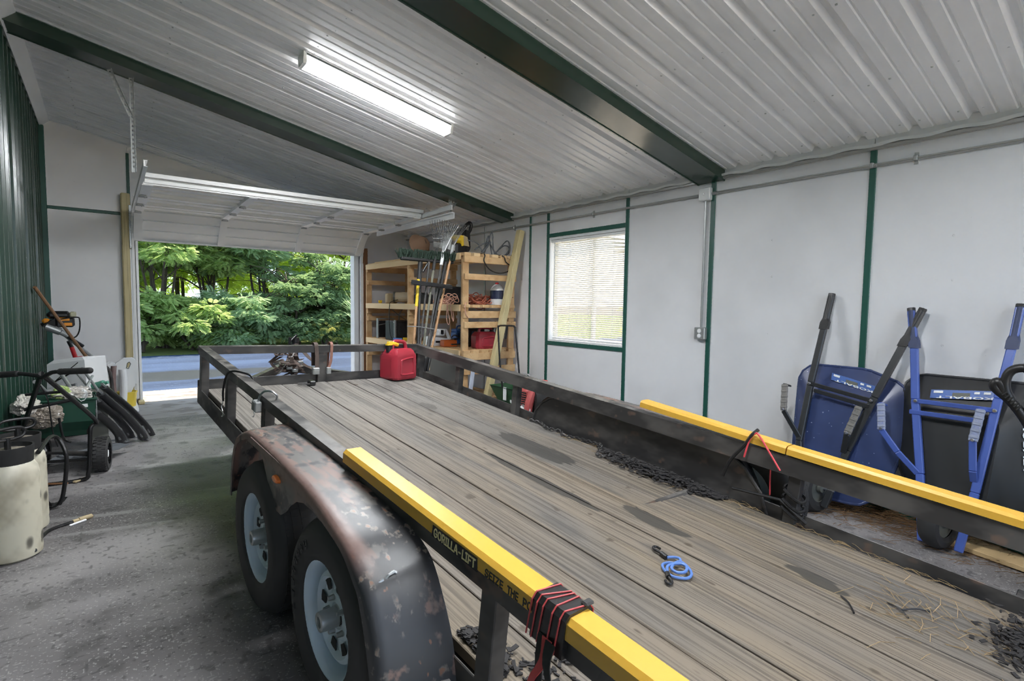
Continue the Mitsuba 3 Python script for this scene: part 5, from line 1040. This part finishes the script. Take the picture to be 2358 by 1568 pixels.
obj('webbing', pile(16, 3) + [stp(curve([(1.80, 5.16, -.87), (1.78, 5.15, -.95), (1.80, 5.1, -1.02), (1.84, 5.0, -1.06), (1.90, 4.9, -1.085), (1.96, 4.85, -1.08)], 4), .04), stp(curve([(1.77, 5.15, -.88), (1.72, 5.1, -.97), (1.66, 5.0, -1.05), (1.56, 4.95, -1.10)], 4), .04), stp(curve([(1.83, 5.16, -.9), (1.90, 5.1, -1.0), (1.96, 5.0, -1.05)], 4), .04)], 'm_strap', k, kind='stuff')
obj('hook', tube(TW(curve([(1.81, 5.13, -.89), (1.72, 5.05, -.98), (1.62, 4.95, -1.06), (1.56, 4.9, -1.10)], 5)), .008, 7), 'm_chrome', k)
for c0, t0, u0 in ((1.62, 4.86, -1.06), (1.66, 4.83, -1.08), (1.73, 4.9, -1.02), (1.88, 4.85, -1.05)): obj('buckle', trl([boxm((c0, t0, u0), (c0+.05, t0+.03, u0+.03), .005)]), 'm_galv', k)
# wraps over the covers
wk_ = thing('rubber_strap', 'black rubber strap with red edges wrapped round the near yellow cover', 'strap')
pr('m_red_edge', SR(170, 66, 66), .5)
wc0, wc1, wu0, wu1 = .864, .957, -.815, -.752
obj('band', [trl([hull([(c, t, u) for t in (.705, .812) for c, u in ((wc0, -.86), (wc0, -.765), (wc0+.012, -.7515), (wc1-.012, -.7515), (wc1, -.765), (wc1, -.86))])]), ], 'm_black', wk_)
for t0, t1 in ((.812, .80), (.795, .765), (.775, .755), (.745, .74), (.72, .705)):
    obj('red_edge', tube(TW([(wc0-.002, t0+.01, -.86), (wc0-.003, t0, -.765), (wc0+.01, t0, -.750), (wc1-.012, t1, -.749), (wc1+.002, t1, -.765), (wc1+.002, t1, -.86)]), .0022, 5), 'm_red_edge', wk_)
for i, (ta, tb, w) in enumerate(((.765, .745, .035), (.75, .77, .03), (.735, .69, .03))):
    obj('tail', sheet(np.array([[tw(.862-.004*i-.004*j, t+s*w/2*(1-.08*j), u) for j, (t, u) in enumerate(curve([(ta, -.83), (ta-.005, -.88), (tb, -.95), (tb-.01, -1.02-.03*i), (tb+.01, -1.10)], 3))] for s in (-1, 1)]), .003), 'm_black' if i != 1 else 'm_red_edge', wk_)
obj('hook', trl([boxm((wc1-.03, .70, -.752), (wc1, .72, -.742), .004)]), 'm_steel', wk_)
rc = thing('rubber_strap', 'black strap with a red cord looped over the far yellow cover', 'strap')
ry = CR-.09
obj('band', tube(TW(curve([(ry+.02, 1.16, -.70), (ry-.005, 1.18, -.735), (ry-.008, 1.21, -.80), (ry-.01, 1.27, -.90), (ry-.01, 1.30, -1.0)], 5)), .009, 6), 'm_black', rc)
obj('red_cord', tube(TW(curve([(ry-.01, 1.20, -.86), (ry-.008, 1.185, -.76), (ry+.0, 1.165, -.722), (ry-.006, 1.14, -.725), (ry-.01, 1.07, -.80), (ry-.01, 1.01, -.87)], 6)), .005, 6), pr('m_red_cord', SR(206, 70, 78), .5), rc)
obj('post_wrap', [tube(TW(curve([(CR-.062, .99, a), (CR-.063, .91, a-.04), (CR, .905, a-.03), (CR+.006, .99, a+.01)], 4, True)), .008, 6) for a in (-.97, -1.02, -1.06)] + [tube(TW([(CR-.07, 1.25, -1.06), (CR-.065, 1.0, -1.03), (CR-.07, .86, -1.10)]), .008, 6)], 'm_black', rc)
obj('red_tail', tube(TW(curve([(CR-.02, 1.09, -.88), (CR-.02, 1.08, -.97), (CR-.02, 1.07, -1.04)], 4)), .004, 6), 'm_red_cord', rc)
# blue bungee on the deck
bb = thing('bungee_cord', 'light blue bungee cord coiled on the deck with black hooks', 'bungee cord')
u_ = DK+.012
obj('cord', tube(TW(curve([(1.955, 1.092, u_), (1.985, 1.075, u_), (1.988, 1.050, u_+.003), (1.955, 1.035, u_), (1.925, 1.062, u_), (1.885, 1.068, u_), (1.852, 1.03, u_), (1.848, .99, u_), (1.885, .955, u_), (1.93, .962, u_), (1.962, .995, u_), (1.958, 1.03, u_+.01), (1.92, 1.035, u_+.012), (1.878, 1.022, u_+.01), (1.872, .992, u_+.01), (1.902, .975, u_+.012), (1.938, .992, u_+.014), (1.930, 1.02, u_+.016), (1.88, 1.04, u_+.012), (1.848, 1.022, u_+.004)], 6)), .0058, 8), pr('m_bungee_blue', SR(82, 116, 176), .5), bb)
for base, dirv in (((1.955, 1.092), (.014, .055)), ((1.848, 1.022), (-.035, -.035))):
    b0 = A(base[0], base[1], u_); dv = A(dirv[0], dirv[1], 0); pv = A(-dirv[1], dirv[0], 0)*.6
    obj('hook', [rod(tw(*b0), tw(*(b0+dv*.6)), .010, 10), tube(TW(curve([b0+dv*.6, b0+dv*1.2+pv*.2, b0+dv*1.55-pv*.1, b0+dv*1.5-pv*.55, b0+dv*1.15-pv*.65], 5)), .0055, 8)], 'm_black', bb)
# chain, mulch, needles
pts = curve([(2.84, 2.90, DK+.01), (2.855, 2.80, DK+.01), (2.81, 2.68, DK+.01), (2.845, 2.58, DK+.012), (2.80, 2.50, DK+.01), (2.845, 2.40, DK+.01), (2.85, 2.26, DK+.02), (2.83, 2.18, DK+.03), (2.76, 2.14, DK+.012), (2.70, 2.10, DK+.012), (2.72, 2.05, DK+.012), (2.80, 2.05, DK+.012), (2.84, 2.0, DK+.03)], 10)
seg = np.r_[0, np.cumsum(np.linalg.norm(np.diff(pts, axis=0), axis=1))]; lk = []
ovl = lambda r: curve([(.018, 0, 0), (.012, .010, 0), (-.012, .010, 0), (-.018, 0, 0), (-.012, -.010, 0), (.012, -.010, 0)], 3, True)
for i, s in enumerate(np.arange(.01, seg[-1]-.01, .026)):
    p = A(*[np.interp(s, seg, pts[:, k]) for k in range(3)]); q = A(*[np.interp(s+.01, seg, pts[:, k]) for k in range(3)]); x, y_, d = frame_of(q-p)
    a = math.radians(35 if i % 2 else -50); yy = x*math.cos(a)+y_*math.sin(a)
    lk.append(tube([p+d*o[0]+yy*o[1] for o in ovl(0)], .0032, 5, True))
obj('chain', trl(lk), 'm_steel', label='rusty dark steel chain lying along the far edge of the deck', cat='chain')
def litter(n, region, seed, smin, smax, mat, label, name, cat, hmax=.02):
    g = np.random.default_rng(seed); out = []
    while len(out) < n:
        c_, t_, h = region(g)
        s = g.uniform(smin, smax); m = trimesh.creation.box(extents=(s, s*g.uniform(.25, .6), .003)); m.apply_transform(rot(g.normal(0, 1, 3), g.uniform(-25, 25))); m.apply_transform(rot((0, 0, 1), g.uniform(0, 360)))
        m.apply_translation((c_, t_, DK+.005+h)); out.append(m)
    return obj(name, trl(out), mat, label=label, cat=cat, kind='stuff')
pr('m_mulch', SR(34, 32, 32), .75)
def reg_a(g):
    t = g.uniform(1.28, 2.2); w = .13*math.sin(min(1, max(0, (t-1.25)/.95))*PI)**.6; return 2.85-abs(g.normal(0, .5))*w*1.2, t, g.uniform(0, .028)*(w/.13)
litter(1500, reg_a, 1, .012, .04, 'm_mulch', 'dark mulch chips piled along the far edge of the deck', 'mulch', 'mulch')
def reg_b(g):
    r = g.normal(0, 1, 2); return 2.60+r[0]*.10, .02+r[1]*.05, g.uniform(0, .02)
litter(420, reg_b, 2, .012, .035, 'm_mulch', 'dark mulch at the near right end of the deck', 'mulch', 'mulch')
def reg_c(g):
    r = g.random(); return (.955+abs(g.normal(0, .035)), g.uniform(.98, 1.2), g.uniform(0, .02)) if r < .55 else (1.0+abs(g.normal(0, .07)), g.uniform(.70, 1.0), .0)
litter(300, reg_c, 3, .010, .03, 'm_mulch', 'dark mulch scattered on the deck behind the near fender', 'mulch', 'mulch')
nd = []; g = np.random.default_rng(6)
def needle(c_, t_, a, L, bend): 
    d = A(math.cos(a), math.sin(a), 0)*L; s_ = A(-math.sin(a), math.cos(a), 0)*bend
    return tube(TW([A(c_, t_, DK+.004), A(c_, t_, DK+.012)+d*.5+s_, A(c_, t_, DK+.004)+d]), .0011, 3)
for i in range(70): nd.append(needle(g.normal(2.50, .13), g.normal(.22, .13), g.uniform(0, PI), g.uniform(.06, .16), g.normal(0, .012)))
for i in range(45): nd.append(needle(2.86-abs(g.normal(0, .05)), g.uniform(1.1, 2.6), g.normal(1.55, .5), g.uniform(.05, .13), g.normal(0, .012)))
for i in range(40): nd.append(needle(2.86-abs(g.normal(0, .02)), g.uniform(.1, 1.2), g.normal(1.55, .4), g.uniform(.05, .10), g.normal(0, .01)))
obj('pine_needles', nd, 'm_straw_pale', label='loose pine needles scattered on the right side of the deck', cat='pine needles', kind='stuff')
obj('twig', tube(TW(curve([(2.33, .545, DK+.006), (2.30, .51, DK+.008), (2.245, .475, DK+.006)], 4)), .0035, 5), 'm_black', label='short curved black twig on the deck', cat='twig')
for i, (a, b) in enumerate((((2.45, .42), (2.40, .34)), ((2.44, .37), (2.53, .30)))):
    obj('twig', tube(TW(curve([(a[0], a[1], DK+.006), ((a[0]+b[0])/2+.01, (a[1]+b[1])/2, DK+.01), (b[0], b[1], DK+.006)], 4)), .003, 5), 'm_black', label=('straight black twig among the needles at the right', 'bent black twig beside the near right mulch')[i], cat='twig')
obj('padlock_chain', [tube(TW(curve([(2.86+.012*math.cos(a+i), 2.98+.03*i+.015*math.sin(a), -.785) for a in np.arange(6)], 3, True)), .004, 5) for i in range(3)], 'm_chrome', label='bit of shiny chain on top of the far rail', cat='chain')

# ---------------------------------------------------------------- trees and shrubs beyond the driveway
def leaf(key, c, t, rough=.5):
    scene[key] = {'type': 'principledthin', 'base_color': tex(c), 'roughness': rough, 'diff_trans': t, 'spec_trans': 0., 'eta': 1.4}
leaf('m_leaf_mid', (.46, .60, .24), 1.25); leaf('m_leaf_dark', (.29, .42, .20), 1.05); leaf('m_leaf_lime', (.70, .80, .22), 1.4); leaf('m_leaf_blue', (.40, .55, .31), 1.2); leaf('m_leaf_yellow', (.62, .60, .18), 1.0)  # the lime leaf colour carries the backlit sun glow
pr('m_bark', SR(70, 62, 52), .85)
def sprays(pts, dirs, size, g, leaflets=6, flat=.35, fat=.28):
    """Feathery leaf sprays: pairs of leaflets along a short axis, as one mesh."""
    n = len(pts); d = dirs/np.linalg.norm(dirs, axis=1, keepdims=True)
    up = np.tile(A(0, 0, 1), (n, 1))+g.normal(0, flat, (n, 3)); sd = np.cross(d, up); sd /= np.linalg.norm(sd, axis=1, keepdims=True); nn = np.cross(sd, d)
    S = size*g.uniform(.6, 1.3, (n, 1)); V = []; 
    for k in range(leaflets):
        f = (k+1)/leaflets; b = pts+d*S*f*.9-nn*S*.18*f*f
        for s in (-1, 1):
            L = S*(.5-.25*abs(f-.5)); tip = b+sd*s*L+d*L*.6-nn*L*.2; w = d*L*fat
            V.append(np.stack([b, b+sd*s*L*.5+d*L*.3+w, tip, b+sd*s*L*.5+d*L*.3-w], 1))
    V = np.concatenate(V, 0); m = len(V); i = np.arange(m)[:, None]*4
    F = np.vstack([i+np.array([[0, 1, 2]]), i+np.array([[0, 2, 3]])])
    return trimesh.Trimesh(V.reshape(-1, 3), F, process=False)
def tree(name, label, cat, x, y, h, spread, leaf_mat, seed, n=1600, size=.30, stems=3, base=.8, group=None, layers=6, trunk=.05):
    g = np.random.default_rng(seed); k = thing(name, label, cat, group); z0 = .15; br = []; P, D = [], []
    for s in range(stems):
        a = g.uniform(0, 2*PI); lean = g.uniform(.1, .45)*spread
        top = A(x+math.cos(a)*lean, y+math.sin(a)*lean, z0+h*g.uniform(.75, .95)); b0 = A(x+g.normal(0, .10), y+g.normal(0, .10), z0-.1)
        mid = (b0+top)/2+A(g.normal(0, .15), g.normal(0, .15), 0); pth = curve([b0, mid, top], 6); br.append(tube(pth, np.linspace(trunk, trunk*.25, len(pth)), 6))
        for j in range(7):
            q = pth[int(len(pth)*g.uniform(.3, .98))]; aa = g.uniform(0, 2*PI); L = spread*g.uniform(.35, .8)
            e = q+A(math.cos(aa)*L, math.sin(aa)*L, L*g.uniform(.1, .6)); m_ = (q+e)/2+A(0, 0, .12*L); bp = curve([q, m_, e], 4); br.append(tube(bp, np.linspace(trunk*.4, trunk*.1, len(bp)), 5))
    ctrs = []
    for j in range(layers*7):
        f = g.uniform(0, 1); zz_ = z0+base+(h-base)*f; r = spread*math.sqrt(max(.05, 1-(f-.4)**2*1.6))*math.sqrt(g.uniform(.1, 1)); a = g.uniform(0, 2*PI)
        ctrs.append((x+r*math.cos(a), y+r*math.sin(a), zz_, g.uniform(.35, .75)*spread*.55))
    ctrs = np.array(ctrs); n = int(n*1.7); size = size*.72; idx = g.integers(0, len(ctrs), n); off = g.normal(0, 1, (n, 3)); off /= np.linalg.norm(off, axis=1, keepdims=True); off *= g.uniform(.2, 1, (n, 1))**.5
    off *= A(1, 1, .38); P = ctrs[idx, :3]+off*ctrs[idx, 3:4]; D = off*A(1, 1, .3)+g.normal(0, .35, (n, 3))*A(1, 1, .5)+A(0, 0, -.12)
    P[:, 2] = np.maximum(P[:, 2], .1)
    obj('foliage', sprays(P, D, size, g), leaf_mat, k); obj('trunk', br, 'm_bark', k); return k
# front row of feathery trees and shrubs, then taller bright ones behind
tree('feathery_tree', 'feathery tree with dark stems at the left of the door opening', 'tree', 1.3, 17.6, 5.2, 2.0, 'm_leaf_mid', 1, 2600, .30, 6, 2.15)
tree('feathery_tree', 'feathery multi stemmed tree left of the middle of the door opening', 'tree', 2.7, 18.8, 5.6, 2.0, 'm_leaf_mid', 2, 2600, .30, 6, 2.3)
tree('feathery_tree', 'blue green feathery tree in the middle of the door opening', 'tree', 4.0, 18.4, 4.6, 1.6, 'm_leaf_blue', 3, 2400, .30, 5, 1.9)
tree('feathery_shrub', 'low feathery shrub at the left edge of the driveway', 'shrub',   .7, 16.9, 1.35, 1.2, 'm_leaf_mid', 4, 1500, .30, 5, .25)
tree('feathery_shrub', 'low spreading feathery shrub by the driveway below the tree stems', 'shrub', 2.0, 16.8, 1.25, 1.3, 'm_leaf_mid', 5, 1600, .30, 5, .2)
tree('feathery_shrub', 'dim feathery shrub by the driveway left of the trailer jack', 'shrub', 3.3, 16.9, 1.45, 1.25, 'm_leaf_blue', 6, 1600, .30, 5, .2)
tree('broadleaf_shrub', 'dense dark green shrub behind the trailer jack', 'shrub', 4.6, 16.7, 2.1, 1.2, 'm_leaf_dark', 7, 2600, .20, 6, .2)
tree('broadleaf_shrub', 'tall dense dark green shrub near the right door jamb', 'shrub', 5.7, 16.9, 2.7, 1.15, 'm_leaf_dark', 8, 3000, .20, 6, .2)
tree('broadleaf_shrub', 'mid green shrub at the far right of the door opening', 'shrub', 6.7, 17.0, 2.2, 1.1, 'm_leaf_mid', 9, 2000, .22, 6, .2)
tree('flowering_shrub', 'small shrub with pale yellow leaves low by the right door jamb', 'shrub', 5.2, 15.9, .75, .42, 'm_leaf_yellow', 10, 130, .16, 5, .15, trunk=.015)
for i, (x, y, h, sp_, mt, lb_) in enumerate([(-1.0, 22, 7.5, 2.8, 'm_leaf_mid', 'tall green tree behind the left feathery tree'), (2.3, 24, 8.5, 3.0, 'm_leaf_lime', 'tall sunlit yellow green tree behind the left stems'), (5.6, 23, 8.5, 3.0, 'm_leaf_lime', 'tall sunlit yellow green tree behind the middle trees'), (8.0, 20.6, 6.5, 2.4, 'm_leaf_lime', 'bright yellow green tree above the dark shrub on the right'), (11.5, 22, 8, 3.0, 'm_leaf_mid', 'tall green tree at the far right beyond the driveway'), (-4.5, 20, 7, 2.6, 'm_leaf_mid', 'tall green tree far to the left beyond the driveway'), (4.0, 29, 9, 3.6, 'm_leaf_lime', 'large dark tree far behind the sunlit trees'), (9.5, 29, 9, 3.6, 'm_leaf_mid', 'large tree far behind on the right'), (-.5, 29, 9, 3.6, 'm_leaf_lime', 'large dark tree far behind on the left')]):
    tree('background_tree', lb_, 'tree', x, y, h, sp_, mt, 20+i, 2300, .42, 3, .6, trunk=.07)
yk = thing('yucca', 'spiky blue green yucca by the right door jamb', 'yucca'); g = np.random.default_rng(31); ms = []
for i in range(90):
    a = g.uniform(0, 2*PI); e = g.uniform(-.2, 1.4); L = g.uniform(.45, .75); d = A(math.cos(a)*math.cos(e), math.sin(a)*math.cos(e), math.sin(e)); b0 = A(5.75, 14.95, .75+.55*g.uniform(0, 1)); s = np.cross(d, (0, 0, 1)); s /= np.linalg.norm(s)+1e-9
    ms.append(trimesh.Trimesh([b0-s*.012, b0+s*.012, b0+d*L*.6+s*.016, b0+d*L-A(0, 0, .03), b0+d*L*.6-s*.016], [[0, 1, 2], [0, 2, 4], [4, 2, 3]], process=False))
obj('leaves', ms, 'm_leaf_blue', yk, kind='stuff'); obj('trunk', rod((5.75, 14.95, 0), (5.75, 14.95, 1.2), .07, 10), 'm_bark', yk)
# shrubs seen as brightness through the window
for i, (x, y) in enumerate(((15.5, 7.5), (16.5, 12.0), (15.8, 3.5))): tree('side_shrub', ('shrub outside the window to the right of its middle', 'shrub outside the window towards the driveway', 'shrub outside the window towards the open back')[i], 'shrub', x, y, 2.6, 1.5, 'm_leaf_lime', 50+i, 900, .34, 4, .2)
